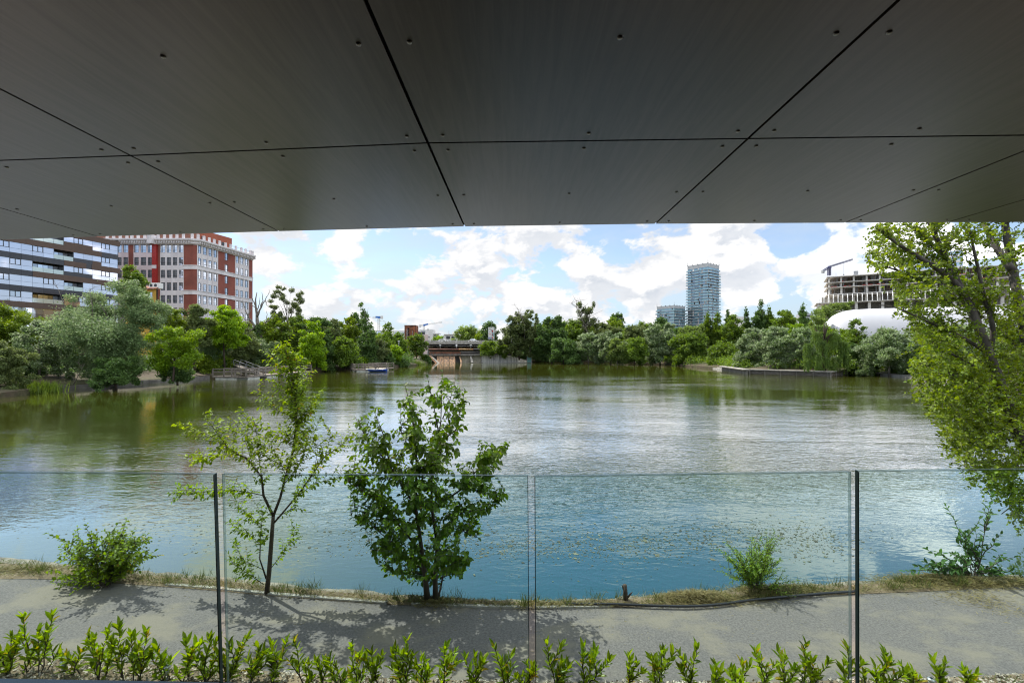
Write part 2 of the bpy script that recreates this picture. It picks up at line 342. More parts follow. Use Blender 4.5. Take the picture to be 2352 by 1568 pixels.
# ------------------------------------------------------------------ helpers
def W(x, y, d): return Vector(((x - CX) / F * d, d, EYE + (HY - y) / F * d))     # photo measurement at distance d -> place
def G(x, y, z=0.0): return W(x, y, (EYE - z) * F / (y - HY))                      # photo measurement on the level z
def tag(o, label=None, cat=None, group=None, kind=None):
    if label: o['label'] = label
    if cat: o['category'] = cat
    if group: o['group'] = group
    if kind: o['kind'] = kind
    return o
def thing(name, label, cat, loc=(0, 0, 0), group=None):
    o = bpy.data.objects.new(name, None); COL.objects.link(o); o.location = loc
    o.empty_display_size = .3
    return tag(o, label, cat, group)
def link(name, me, parent=None):
    o = bpy.data.objects.new(name, me); COL.objects.link(o)
    if parent: o.parent = parent
    return o
class MB:
    def __init__(s, org=(0, 0, 0)): s.v = []; s.f = []; s.mi = []; s.org = Vector(org)
    def add(s, vs, fs, m=0):
        b = len(s.v); s.v += [Vector(p) - s.org for p in vs]; s.f += [tuple(b + i for i in q) for q in fs]; s.mi += [m] * len(fs)
        return s
    def poly(s, pts, m=0): return s.add(pts, [tuple(range(len(pts)))], m)
    def obox(s, o, a, b, c, m=0):
        o, a, b, c = Vector(o), Vector(a), Vector(b), Vector(c)
        if a.cross(b).dot(c) < 0: a, b = b, a
        vs = [o, o + a, o + a + b, o + b, o + c, o + a + c, o + a + b + c, o + b + c]
        return s.add(vs, [(0, 3, 2, 1), (4, 5, 6, 7), (0, 1, 5, 4), (1, 2, 6, 5), (2, 3, 7, 6), (3, 0, 4, 7)], m)
    def box(s, c, sz, m=0, rz=0.0):
        cx, cy_ = math.cos(rz), math.sin(rz)
        a = Vector((cx, cy_, 0)) * sz[0]; b = Vector((-cy_, cx, 0)) * sz[1]; k = Vector((0, 0, sz[2]))
        return s.obox(Vector(c) - a / 2 - b / 2 - k / 2, a, b, k, m)
    def bar(s, p, q, w, h=None, m=0):
        p, q = Vector(p), Vector(q); h = h or w
        d = (q - p); u = d.cross(Vector((0, 0, 1)))
        if u.length < 1e-5 * max(1, d.length): u = Vector((1, 0, 0))
        u.normalize(); k = u.cross(d).normalized()
        return s.obox(p - u * w / 2 - k * h / 2, u * w, k * h, d, m)
    def tube(s, pts, rad, n=6, m=0, cap=True):
        pts = [Vector(p) for p in pts]
        if not isinstance(rad, (list, tuple)): rad = [rad] * len(pts)
        vs, fs = [], []
        for i, p in enumerate(pts):
            d = (pts[min(i + 1, len(pts) - 1)] - pts[max(i - 1, 0)])
            d = d.normalized() if d.length > 1e-9 else Vector((0, 0, 1))
            u = d.cross(Vector((.13, .97, .2))).normalized(); w = d.cross(u)
            for k in range(n):
                a = 2 * math.pi * k / n
                vs.append(p + (u * math.cos(a) + w * math.sin(a)) * rad[i])
        for i in range(len(pts) - 1):
            for k in range(n):
                k2 = (k + 1) % n
                fs.append((i * n + k, i * n + k2, (i + 1) * n + k2, (i + 1) * n + k))
        if cap: fs += [tuple(range(n - 1, -1, -1)), tuple((len(pts) - 1) * n + k for k in range(n))]
        return s.add(vs, fs, m)
    def prism(s, poly, k, m=0):
        n = len(poly); p = [Vector(q) for q in poly]; k = Vector(k)
        return s.add(p + [q + k for q in p], [tuple(range(n - 1, -1, -1)), tuple(range(n, 2 * n))] + [(i, (i + 1) % n, n + (i + 1) % n, n + i) for i in range(n)], m)
    def lathe(s, c, prof, n=12, m=0):
        c = Vector(c); vs, fs = [], []
        for (r, z) in prof:
            for k in range(n):
                a = 2 * math.pi * k / n; vs.append(c + Vector((r * math.cos(a), r * math.sin(a), z)))
        for i in range(len(prof) - 1):
            for k in range(n):
                fs.append((i * n + k, i * n + (k + 1) % n, (i + 1) * n + (k + 1) % n, (i + 1) * n + k))
        fs += [tuple(range(n - 1, -1, -1)), tuple((len(prof) - 1) * n + k for k in range(n))]
        return s.add(vs, fs, m)
    def mesh(s, name, mats, smooth=False):
        me = bpy.data.meshes.new(name)
        me.from_pydata([tuple(p) for p in s.v], [], s.f)
        for mm in (mats if isinstance(mats, (list, tuple)) else [mats]): me.materials.append(MATS[mm])
        me.polygons.foreach_set('material_index', s.mi)
        if smooth: me.polygons.foreach_set('use_smooth', [True] * len(s.f))
        bm = bmesh.new(); bm.from_mesh(me); bmesh.ops.recalc_face_normals(bm, faces=bm.faces); bm.to_mesh(me); bm.free()
        me.update()
        return me
    def build(s, name, mats, parent=None, smooth=False):
        o = link(name, s.mesh(name, mats, smooth), parent)
        if parent is None: o.location = s.org
        else: o.location = s.org - Vector(parent.location) if parent.parent is None else (0, 0, 0)
        return o

def soup(name, V, mat, parent=None, k=4):
    """V: (N, k, 3) loose faces as one mesh, k verts each; k == 6 folds a leaf along its midrib"""
    V = np.asarray(V, np.float32); N = len(V)
    me = bpy.data.meshes.new(name)
    me.vertices.add(N * k); me.vertices.foreach_set('co', V.reshape(-1))
    if k == 6:     # base, r1, r2... : two quads sharing the midrib (0 base,1 r,2 r2,3 tip,4 l2,5 l)
        q = np.array([[0, 1, 2, 3], [0, 3, 4, 5]])
        idx = (np.arange(N)[:, None, None] * 6 + q[None]).reshape(-1); nf, w = N * 2, 4
    else:
        idx = np.arange(N * k); nf, w = N, k
    me.loops.add(len(idx)); me.loops.foreach_set('vertex_index', idx.astype(np.int32))
    me.polygons.add(nf); me.polygons.foreach_set('loop_start', (np.arange(nf) * w).astype(np.int32))
    try: me.polygons.foreach_set('loop_total', np.full(nf, w, np.int32))
    except Exception: pass
    me.materials.append(MATS[mat]); me.update(calc_edges=True)
    return link(name, me, parent)
def nrm(a): return a / np.maximum(np.linalg.norm(a, axis=-1, keepdims=True), 1e-9)
def leaves4(P, D, N, L, Wd):
    """diamond leaf: base P, along D, face normal ~N"""
    D = nrm(D); Sd = nrm(np.cross(D, N)); L = np.broadcast_to(np.asarray(L, float).reshape(-1, 1), (len(P), 1)); Wd = np.broadcast_to(np.asarray(Wd, float).reshape(-1, 1), (len(P), 1))
    m = P + D * L * .45
    return np.stack([P, m + Sd * Wd * .5, P + D * L, m - Sd * Wd * .5], 1)
def leaves6(P, D, N, L, Wd, fold=.18, curl=.12):
    D = nrm(D); Sd = nrm(np.cross(D, N)); Nn = np.cross(Sd, D)
    L = np.broadcast_to(np.asarray(L, float).reshape(-1, 1), (len(P), 1)); Wd = np.broadcast_to(np.asarray(Wd, float).reshape(-1, 1), (len(P), 1))
    a = P + D * L * .30; b = P + D * L * .68
    up = Nn * Wd * fold; cu = -Nn * L * curl
    return np.stack([P, a + Sd * Wd * .48 + up, b + Sd * Wd * .42 + up + cu * .4, P + D * L + cu, b - Sd * Wd * .42 + up + cu * .4, a - Sd * Wd * .48 + up], 1)
# ------------------------------------------------------------------ ground, lake, path
WZ = -0.55
LIP = [(-1500, 1255), (-700, 1262), (0, 1278), (145, 1295), (331, 1313), (496, 1324), (630, 1341), (760, 1354), (909, 1365), (1060, 1375), (1218, 1382), (1420, 1372), (1550, 1363), (1672, 1352), (1806, 1344), (1953, 1338), (2086, 1329), (2220, 1325), (2352, 1323)]
CURB = [(-1500, 1290), (-700, 1308), (0, 1329), (109, 1329), (298, 1341), (496, 1356), (630, 1369), (760, 1379), (888, 1388), (1060, 1394), (1218, 1399), (1407, 1395), (1550, 1392), (1722, 1381), (1854, 1367), (1970, 1364), (2168, 1356), (2352, 1344), (2700, 1335)]
NEAR = [(-1500, 1440), (-700, 1470), (0, 1503), (250, 1522), (500, 1535), (800, 1555), (1200, 1568), (1700, 1568), (2000, 1562), (2200, 1556), (2352, 1548), (2900, 1530)]
lip = [G(*p) for p in LIP]; curb = [G(*p) for p in CURB]; near = [G(*p) for p in NEAR]
def GW(x, y): return G(x, y, WZ)
rightbank = [Vector(p) for p in ((11.3, 9.3, 0), (12.4, 10.0, 0), (14.2, 11.6, 0), (19, 16, 0), (33, 27, 0), (60, 48, 0), (74, 62, 0), (72, 72, 0))]
farbank = [GW(*p) for p in ((2089, 868), (2030, 863), (1971, 859), (1908, 864.5), (1722, 858.5), (1664, 849), (1528, 838), (1375, 833.2), (1219, 831.5), (1214, 829.3), (1003, 829.3), (988, 834.5), (960, 839), (905, 844), (860, 850), (815, 851), (770, 850), (716, 853.5), (640, 858.5), (566, 866), (482, 868), (395, 876), (295, 883), (200, 890), (120, 895), (60, 906), (0, 914))]
leftbank = [Vector(p) for p in ((-58, 38, 0), (-62, 28, 0), (-48, 16, 0))]
outline = lip + rightbank + farbank + leftbank
outline = [Vector((p.x, p.y, 0)) for p in outline]
CEN = Vector((5, 55, 0))
NL = len(lip)
def ring(off, z):
    r = []
    for i, p in enumerate(outline):
        d = (p - CEN); q = CEN + d * (1 + off / d.length)
        zz = z
        nearside = i < NL + 3
        if nearside: zz = 0.0 if off < 1 else -0.03
        r.append(Vector((q.x, q.y, zz)))
    return r
rings = [ring(-.02, WZ - .6), ring(0.0, -.05), ring(2.0, .25), ring(6.0, .9), ring(16.0, 1.3), ring(400, 1.4), ring(6000, 1.0)]
for i, p in enumerate(rings[0]): p.z = WZ - .6
for k in (2, 3, 4):
    for i in range(NL + 3): rings[k][i].z = -.03
for i in range(NL + 3):
    rings[0][i].z = WZ - .6; rings[1][i].z = -.03
g = MB(); n = len(outline)
for r in rings: g.v += r
for k in range(len(rings) - 1):
    for i in range(n):
        j = (i + 1) % n
        g.f.append((k * n + i, k * n + j, (k + 1) * n + j, (k + 1) * n + i)); g.mi.append(0)
o = g.build('ground', 'bank_earth'); tag(o, kind='structure')
# lake sheet: the banks stand above it all round
g = MB(); g.poly([(-110, 6.3, WZ), (110, 6.3, WZ), (110, 200, WZ), (-110, 200, WZ)])
tag(g.build('lake_water', 'lake_water'), kind='structure')

def resample(P, m):
    P = [Vector(p) for p in P]
    L = [0.0]
    for a, b in zip(P, P[1:]): L.append(L[-1] + (b - a).length)
    r = []; k = 0
    for i in range(m):
        s = L[-1] * i / (m - 1)
        while k < len(P) - 2 and L[k + 1] < s: k += 1
        f = (s - L[k]) / max(1e-9, L[k + 1] - L[k])
        r.append(P[k].lerp(P[k + 1], f))
    return r
def strip(name, A, B, mat, za, zb, m=60):
    a, b = resample(A, m), resample(B, m)
    g = MB()
    for p in a: g.v.append(Vector((p.x, p.y, za)))
    for p in b: g.v.append(Vector((p.x, p.y, zb)))
    for i in range(m - 1): g.f.append((i, i + 1, m + i + 1, m + i)); g.mi.append(0)
    return tag(g.build(name, mat), kind='structure')
curb2 = resample(curb[:-1], 60); lip0 = lip; lip = resample(lip, 60)
strip('path', near, curb, 'path_asphalt', 0.0, 0.0, 80)
verge_in = [p + (q - p) * .35 for p, q in zip(lip, curb2)]
g = MB(); N_ = len(lip)     # verge: a low ridge of earth between the kerb line and the concrete lip
mid = [(p * .55 + q * .45) for p, q in zip(lip, curb2)]
rows = [[Vector((p.x, p.y, .006)) for p in curb2], [Vector((p.x, p.y, .05)) for p in mid], [Vector((p.x, p.y, .02)) for p in verge_in]]
for r in rows: g.v += r
for k in range(2):
    for i in range(N_ - 1):
        g.f.append((k * N_ + i, k * N_ + i + 1, (k + 1) * N_ + i + 1, (k + 1) * N_ + i)); g.mi.append(0)
tag(g.build('verge', 'soil'), kind='structure')
rng = random.Random(3)
g = MB()                    # concrete lip of the lake wall, rough edge, dropping to the water
a = resample(verge_in, 160); b = resample(lip, 160)
A = [Vector((p.x, p.y, .028)) for p in a]
B = [Vector((p.x, p.y + rng.uniform(-.05, .04), .018 + rng.uniform(-.014, .008))) for p in b]
Cc = [Vector((p.x, p.y + .02, WZ - .3)) for p in B]
for r in (A, B, Cc): g.v += r
for k in range(2):
    for i in range(159):
        g.f.append((k * 160 + i, k * 160 + i + 1, (k + 1) * 160 + i + 1, (k + 1) * 160 + i)); g.mi.append(0)
tag(g.build('lake_wall_lip', 'shore_lip'), kind='structure')
# planting bed below the terrace
bed_in = [Vector((p.x, 4.75, 0)) for p in near]
strip('planting_bed', bed_in, near, 'soil', .03, .012, 60)
# thin concrete kerb pieces along the path
KERB = [(378, 1345), (500, 1354.5), (630, 1368), (760, 1378), (888, 1387.5)], [(944, 1389.5), (1080, 1395.5), (1218, 1398.5), (1330, 1397), (1407, 1394.5)]
for kk, seg in enumerate(KERB):
    pts = resample([G(*p) for p in seg], 12); g = MB(pts[0])
    for p, q in zip(pts, pts[1:]):
        d = (q - p); u = Vector((-d.y, d.x, 0)).normalized() * .06
        g.obox(p + d * .01 - Vector((0, 0, .02)), d * .98, u, Vector((0, 0, .05)))
    o = g.build('kerb_strip', 'concrete')
    tag(o, ['narrow concrete edging along the path below the slender sapling', 'narrow concrete edging along the path by the bushy tree'][kk], 'kerb', 'concrete edging beside the path')

# ------------------------------------------------------------------ terrace, canopy, glass
DZ = EYE - 1.6
TE = [(-900, 1548), (0, 1557), (517, 1566), (1200, 1580), (2352, 1572), (3300, 1560)]
te = [G(x, y, DZ) for x, y in TE]
g = MB(); back = [Vector((p.x * 1.0, -3.2, DZ)) for p in te]
for i in range(len(te) - 1):
    g.poly([back[i], back[i + 1], te[i + 1], te[i]])
    g.poly([te[i], te[i + 1], te[i + 1] - Vector((0, 0, .25)), te[i] - Vector((0, 0, .25))])
    g.poly([te[i] - Vector((0, 0, .25)), te[i + 1] - Vector((0, 0, .25)), te[i + 1] * 1 - Vector((0, .35, .25)), te[i] - Vector((0, .35, .25))])
    g.poly([te[i] - Vector((0, .35, .25)), te[i + 1] - Vector((0, .35, .25)), te[i + 1] - Vector((0, .35, DZ)), te[i] - Vector((0, .35, DZ))])
tag(g.build('terrace_floor', 'terrace_stone'), kind='structure')
g = MB(); g.box((0, -3.3, EYE - .3), (13, .15, 2.8)); tag(g.build('back_wall', 'dark_room'), kind='structure')
for nm, sx in (('shade_wall_west', -5.6), ('shade_wall_east', 5.6)):
    g = MB(); g.box((sx, -.1, EYE - .3), (.2, 6.3, 2.8)); tag(g.build(nm, 'dark_room'), kind='structure')  # unseen walls, brought forward to keep side light off the soffit

H = 0.85
def Cl(x, y): d = H * F / (HY - y); return W(x, y, d)
can = thing('canopy', 'dark wood-grained board canopy overhead, screwed panels with open black joints', 'canopy', (0, 3.1, EYE + H))
edge = [(-420, 566), (225, 543), (640, 531), (1067, 520), (1505, 514), (1940, 511.5), (2176, 510.5), (2700, 509)]
joint = [(-1200, 408), (-330, 381), (300, 357.5), (983, 328.5), (1718, 318.5), (2446, 309.5), (2870, 306), (3700, 300)]
eg = [Cl(*p) for p in edge]; jt = [Cl(*p) for p in joint]
up = Vector((0, 0, 1))
rows = [eg, jt]
for k in range(3):
    L = (1.17, 1.3, 1.3)[k]
    prev = rows[-1]
    rows.append([p + (jt[i] - eg[i]).normalized() * L for i, p in enumerate(prev)])
def quadpt(q, u, v): return (q[0] * (1 - u) + q[1] * u) * (1 - v) + (q[3] * (1 - u) + q[2] * u) * v
GAP = .0055
for r in range(4):
    for c in range(7):
        q = [rows[r][c], rows[r][c + 1], rows[r + 1][c + 1], rows[r + 1][c]]
        lu = (q[1] - q[0]).length; lv = (q[3] - q[0]).length
        gu, gv = GAP / lu, GAP / lv
        u0, u1 = (gu, 1 - gu); v0, v1 = (0.0 if r == 0 else gv), 1 - gv
        qq = [quadpt(q, u0, v0), quadpt(q, u1, v0), quadpt(q, u1, v1), quadpt(q, u0, v1)]
        g = MB(can.location); g.prism(qq, (0, 0, .008))
        pn = g.build('soffit_panel', 'soffit_board', can)
        if r > 1: continue
        halfw = lu < .8
        us = [.055, .5, .945] if not halfw else [.09, .91]
        vsv = [(.05, .5, .945), (.055, .52, .945)][r]
        for u in us:
            for v in vsv:
                p = quadpt(q, u, v)
                if abs(p.x) > 1.25 * p.y + .6 or p.y < .7: continue
                s_ = MB(can.location)
                s_.lathe(p - Vector((0, 0, .0045)), [(.0035, 0), (.0068, .0012), (.0078, .0045)], 10)
                so = s_.build('screw', 'screw_metal', pn, True)
g = MB(can.location)
bq = [rows[0][0], rows[0][-1], rows[-1][-1], rows[-1][0]]
for i in range(7):
    g.poly([rows[0][i] + up * .035, rows[0][i + 1] + up * .035, rows[-1][i + 1] + up * .035, rows[-1][i] + up * .035])
g.build('backing_board', 'backing', can)
g = MB(can.location)
for i in range(7):
    p, q = eg[i], eg[i + 1]
    g.obox(p + up * .0085 + Vector((0, -.06, 0)), q - p, Vector((0, .055, 0)), up * .30)
g.build('fascia', 'dark_room', can)
g = MB(can.location); g.box((0, 0.05, EYE + H + .33), (12.4, 6.4, .04)); g.build('roof', 'dark_room', can)

def gp(x, y): return (x, y)
PAN = [((-640, 1078), (492, 1088), 505, 'leftmost glass balustrade pane, in front of the round bush on the left', 1.874, 1.833),
       ((510, 1088), (1213, 1092), 1217, 'glass balustrade pane in front of the slender sapling and the bushy tree', 1.833, 1.822),
       ((1228, 1093), (1955, 1083), 1957, 'glass balustrade pane in front of the wispy willow shrub and black hose', 1.820, 1.850),
       ((1971, 1081), (3000, 1071), 3000, 'rightmost glass balustrade pane, in front of the leafy shoots and poplar', 1.854, 1.93)]
for (a, b, xb, lab, da, db) in PAN:
    da = .5 * F / (a[1] - HY); db = .5 * F / (b[1] - HY)
    A = W(a[0], a[1], da); B = W(b[0], b[1], db)
    xa_b = a[0] + (14 if a[0] == 510 else 3 if a[0] == 1228 else 1 if a[0] == 1971 else 0)
    xb_b = b[0] + (19 if b[0] == 492 else 4 if b[0] == 1213 else 2 if b[0] == 1955 else 0)
    hb = EYE - DZ + .02
    A0 = W(xa_b, HY + hb * F / da, da); B0 = W(xb_b, HY + hb * F / db, db)
    bk = Vector((0, .0175, 0))
    g = MB((A + B) / 2)
    ux = (B - A).normalized() * (.0026 if a[0] in (510, 1228) else .0042); uz = Vector((0, 0, -.0042))
    g.poly([A0 + ux, B0 - ux, B - ux + uz, A + ux + uz], 0); g.poly([B0 + bk, A0 + bk, A + bk, B + bk], 0)
    g.poly([A + uz, B + uz, B, A], 2)
    g.poly([A0, A0 + ux, A + ux + uz, A + uz], 2 if a[0] == 510 else 1); g.poly([B0 - ux, B0, B + uz, B - ux + uz], 2 if b[0] == 1955 else 1)
    g.poly([A, B, B + bk, A + bk], 2); g.poly([B0, B0 + bk, B + bk, B], 2 if b[0] in (1955,) else 1); g.poly([A0 + bk, A0, A, A + bk], 2 if a[0] in (510,) else 1); g.poly([A0, A0 + bk, B0 + bk, B0], 1)
    o = g.build('glass_balustrade', ['pane_glass', 'pane_edge', 'pane_edge_lit'])
    tag(o, lab, 'glass panel', 'frameless glass balustrade panes')
# ------------------------------------------------------------------ foliage builders
R = np.random.default_rng(11)
def sph(n): return nrm(R.normal(size=(n, 3)))
def crown(lobes, n, leaf, flat=.55, droop=0.0, clump=.34, asp=.5, upd=0.0):
    """lobes: (centre, radii). Leaf faces gathered in ragged clumps over each lobe."""
    lobes = [(np.array(c, float), np.array(r, float)) for c, r in lobes]
    wts = np.array([np.prod(r) ** (2 / 3) for _, r in lobes]); wts /= wts.sum()
    out_ = []
    for (c, r), wt in zip(lobes, wts):
        k = max(40, int(n * wt))
        m = max(7, int(22 * wt * len(lobes) ** .5))
        cd_ = sph(m); cd_[:, 2] = cd_[:, 2] * .85 + .1
        cc = c + cd_ * r * R.uniform(.45, 1.0, (m, 1))
        cr = clump * r.mean() * R.uniform(.55, 1.35, m)
        cw = cr ** 2; cw /= cw.sum()
        ci = R.choice(m, k, p=cw)
        d = sph(k)
        rad = R.uniform(0, 1, k) ** .5 * (1 + .25 * R.normal(size=k) ** 2 * .4)
        P = cc[ci] + d * (cr[ci] * rad)[:, None] * np.array([1.1, 1.1, .85])
        outd = nrm(P - c + 1e-6)
        N = nrm(outd * .6 + np.array([0, 0, flat]) + R.normal(size=(k, 3)) * .55)
        D = nrm(d * .7 + R.normal(size=(k, 3)) * .6 + np.array([0, 0, upd - droop]))
        L = leaf * R.uniform(.7, 1.45, k)
        out_.append(leaves4(P, D, N, L, L * asp))
    return np.concatenate(out_)
SPEC = dict(  # species: material, bark, envelope, droop, leaf aspect, clump, upward leaf set
    mid=('leaf_mid', 'bark_brown', 'round', .15, .6, .36, 0), bright=('leaf_bright', 'bark_brown', 'round', .1, .6, .36, 0), dark=('leaf_dark', 'bark_brown', 'round', .1, .6, .34, 0),
    willow=('leaf_willow', 'bark_grey', 'round', .4, .45, .33, 0), dull=('leaf_dull', 'bark_brown', 'round', .2, .5, .32, 0), silver=('leaf_silver', 'bark_grey', 'round', 0, .65, .30, .5),
    yellow=('leaf_yellowgreen', 'bark_brown', 'round', .1, .6, .36, 0), light=('leaf_light', 'bark_grey', 'round', .25, .45, .36, 0),
    poplar=('leaf_mid', 'bark_grey', 'spire', 0, .6, .40, .8), darkpoplar=('leaf_dark', 'bark_grey', 'spire', 0, .6, .4, .8), conifer=('leaf_dark', 'bark_brown', 'cone', .4, .3, .3, 0),
    sparse=('leaf_dull', 'bark_grey', 'sparse', .3, .55, .6, 0))
def limbs(g, base, c, r, n, rad, seed):
    """tapered trunk, then limbs reaching up into the crown"""
    rr = random.Random(seed)
    base, c = Vector(base), Vector(c)
    mid_ = base.lerp(c, .55) + Vector((rr.uniform(-.1, .1) * r[0], rr.uniform(-.1, .1) * r[1], 0))
    g.tube([base - Vector((0, 0, .3)), base.lerp(mid_, .5), mid_, c, c + Vector((0, 0, r[2] * .6))], [rad * 1.25, rad, rad * .8, rad * .5, rad * .12], 7)
    for k in range(n):
        a = k * 2.4 + rr.uniform(-.4, .4)
        s = base.lerp(c, rr.uniform(.45, .95))
        e = c + Vector((math.cos(a) * r[0] * rr.uniform(.5, .85), math.sin(a) * r[1] * rr.uniform(.5, .85), r[2] * rr.uniform(-.2, .75)))
        g.tube([s, s.lerp(e, .5) + Vector((0, 0, .1 * r[2])), e], [rad * .45, rad * .28, rad * .05], 5)
        e2 = s.lerp(e, .55) + Vector((rr.uniform(-1, 1) * r[0] * .3, rr.uniform(-1, 1) * r[1] * .3, r[2] * rr.uniform(.1, .35)))
        g.tube([s.lerp(e, .5) + Vector((0, 0, .1 * r[2])), e2], [rad * .22, rad * .04], 4)
def far_tree(name, label, cat, spec, x0, x1, yt, yb, d, group=None, dens=1.0, lobes=None, lsize=1.0, branches=5, trunk=True):
    mat, bark, env, droop, asp, clump, upd = SPEC[spec]
    seed = int(x0 * 7 + yt * 13); rr = random.Random(seed)
    xc = (x0 + x1) / 2
    top = W(xc, yt, d); bot = W(xc, yb, d)
    zg = min(bot.z, .9)
    loc = Vector((top.x, d, zg))
    px = d / F
    w = (x1 - x0) * px * (1.28 if env == 'round' else 1.08); hgt = top.z - bot.z
    rx = w / 2; ry = min(rx, 5.5) if rx > 2 else rx
    root = thing(name, label, cat, loc, group)
    cz = (top.z + bot.z) / 2 - zg
    Ls = []
    if lobes:
        for (lx, ly, lrx, lrz) in lobes:
            p = W(lx, ly, d) - loc
            q = min(lrx, lrz) * px
            Ls.append(((p.x, rr.uniform(-.3, .3) * q, p.z), (lrx * px, q * 1.1, lrz * px)))
    elif env == 'spire':
        m = max(6, int(hgt / max(w, .1) * 4)); lean = rr.uniform(-.1, .1) * w
        for i in range(m):
            f = (i + .5) / m
            prof = min(1.0, (1 - f) * 2.0 + .10) * (.75 + .25 * min(1, f * 4))
            Ls.append(((lean * f + rr.uniform(-.2, .2) * rx * prof, rr.uniform(-.2, .2) * rx * prof, bot.z - zg + f * hgt * .97), (rx * prof * .72, rx * prof * .72, hgt / m * 1.25)))
    elif env == 'cone':
        m = 9
        for i in range(m):
            f = (i + .5) / m
            Ls.append(((0, 0, bot.z - zg + f * hgt), (rx * (1.05 - f), rx * (1.05 - f), hgt / m * .7)))
    else:
        m = 15 if env == 'round' else 34
        for i in range(m):
            f = (i + .5) / m; f = f * .86 + .04
            a = i * 2.4 + rr.uniform(-.5, .5)
            prof = math.sqrt(max(.05, 1 - (2 * max(f, .42) - .95) ** 2)) * .98
            lr = rr.uniform(.27, .46) * (.85 if env == 'round' else .36) * (1.0 if f < .75 else .8)
            off = max(0, prof - lr) * rr.uniform(.65, 1.0)
            z = bot.z - zg + f * hgt
            lz = min(lr * rx * rr.uniform(.8, 1.15), hgt * .30)
            z = min(z, top.z - zg - lz * .9); z = max(z, bot.z - zg + lz * .6)
            Ls.append(((math.cos(a) * off * rx, math.sin(a) * off * ry, z), (lr * rx, lr * ry, lz)))
        if env == 'round':     # one lobe holds the very top, one fills the middle
            lr = .34; Ls.append(((rr.uniform(-.25, .25) * rx, 0, top.z - zg - lr * rx * .8), (lr * rx, lr * ry, lr * rx * .85)))
            Ls.append(((0, 0, cz - hgt * .05), (rx * .62, ry * .62, hgt * .36)))
    lf = max(.16, 1.55 * d / 455.0 * .95) * lsize
    area = sum((r[0] * r[2]) for _, r in Ls) * math.pi
    area = min(area, w * hgt * 1.8)
    N = int(dens * area / (lf * lf * asp) * 9.0)
    N = max(400, min(N, 75000))
    if env == 'sparse': N = int(N * 1.0)
    V = crown(Ls, N, lf, droop=droop, clump=clump * (1.0 if env != 'sparse' else .8), asp=asp, upd=upd)
    soup('crown', V, mat, root)
    if trunk:
        g = MB()
        tr = max(.10, min(.35, hgt * .017))
        limbs(g, (0, 0, 0), (0, 0, cz + hgt * (.1 if env != 'sparse' else .0)), (rx * .8, ry * .8, hgt * .4), branches, tr, seed)
        o = link('trunk', g.mesh('trunk', bark, True), root)
    return root, loc, px

def shoots(paths, leaf, wid, spacing, droop=.35, side=1.0, tip=.85, start=.1, jit=.4, rosette=0, k6=True, fold=.18, curl=.15, updir=0.0, taper=.35):
    """leaves set alternately along each path (list of Vector lists)"""
    P, D, N, L = [], [], [], []
    for pts in paths:
        tot = sum((b - a).length for a, b in zip(pts, pts[1:]))
        m = max(2, int(tot / spacing))
        rs = resample(pts, m + 1)
        ph = R.uniform(0, 6.28)
        for i in range(m + 1):
            f = i / m
            if f < start: continue
            tg = (rs[min(i + 1, m)] - rs[max(i - 1, 0)]).normalized()
            a = ph + i * 2.4 if side < .5 else ph + i * math.pi + R.normal() * .5
            u = tg.cross(Vector((0, 0, 1)))
            if u.length < .15: u = tg.cross(Vector((1, 0, 0)))
            u.normalize(); v = u.cross(tg)
            s = u * math.cos(a) + v * math.sin(a)
            dd = s * (1 - .3 * f) + tg * (.45 + .5 * f) + Vector((0, 0, -droop + updir)) + Vector(R.normal(size=3)) * jit * .5
            nn = Vector((0, 0, 1)) * .8 + tg * .5 + Vector(R.normal(size=3)) * jit
            P.append(rs[i]); D.append(dd); N.append(nn); L.append(leaf * R.uniform(.5, 1.32) * (1 - taper * abs(f - .45) * 1.2))
    P, D, N, L = np.array(P), np.array(D), np.array(N), np.array(L)
    f = leaves6 if k6 else leaves4
    return f(P, D, N, L, L * wid, fold, curl) if k6 else f(P, D, N, L, L * wid)
def path2(pts, loc, d, dep=0.0, zoff=0.0):
    """photo polyline at distance d (dep: how far it leans towards or away by its end), relative to loc"""
    n = len(pts); r = []
    for i, (x, y) in enumerate(pts):
        r.append(W(x, y, d + dep * i / max(1, n - 1)) - Vector(loc))
    return r
def curve_between(a, b, sag=0.0, n=5, wob=0.05):
    a, b = Vector(a), Vector(b); L = (b - a).length
    r = []
    for i in range(n + 1):
        f = i / n
        p = a.lerp(b, f) + Vector((0, 0, sag * L * math.sin(f * math.pi)))
        if 0 < i < n: p += Vector(R.normal(size=3)) * wob * L
        r.append(p)
    return r
# ------------------------------------------------------------------ plants along the path
def B2(pts): return [(378 + x * .4286, 756 + y * .4286) for x, y in pts]
def inpoly(x, y, poly):
    c = False; j = len(poly) - 1
    for i in range(len(poly)):
        (xi, yi), (xj, yj) = poly[i], poly[j]
        if (yi > y) != (yj > y) and x < (xj - xi) * (y - yi) / (yj - yi) + xi: c = not c
        j = i
    return c
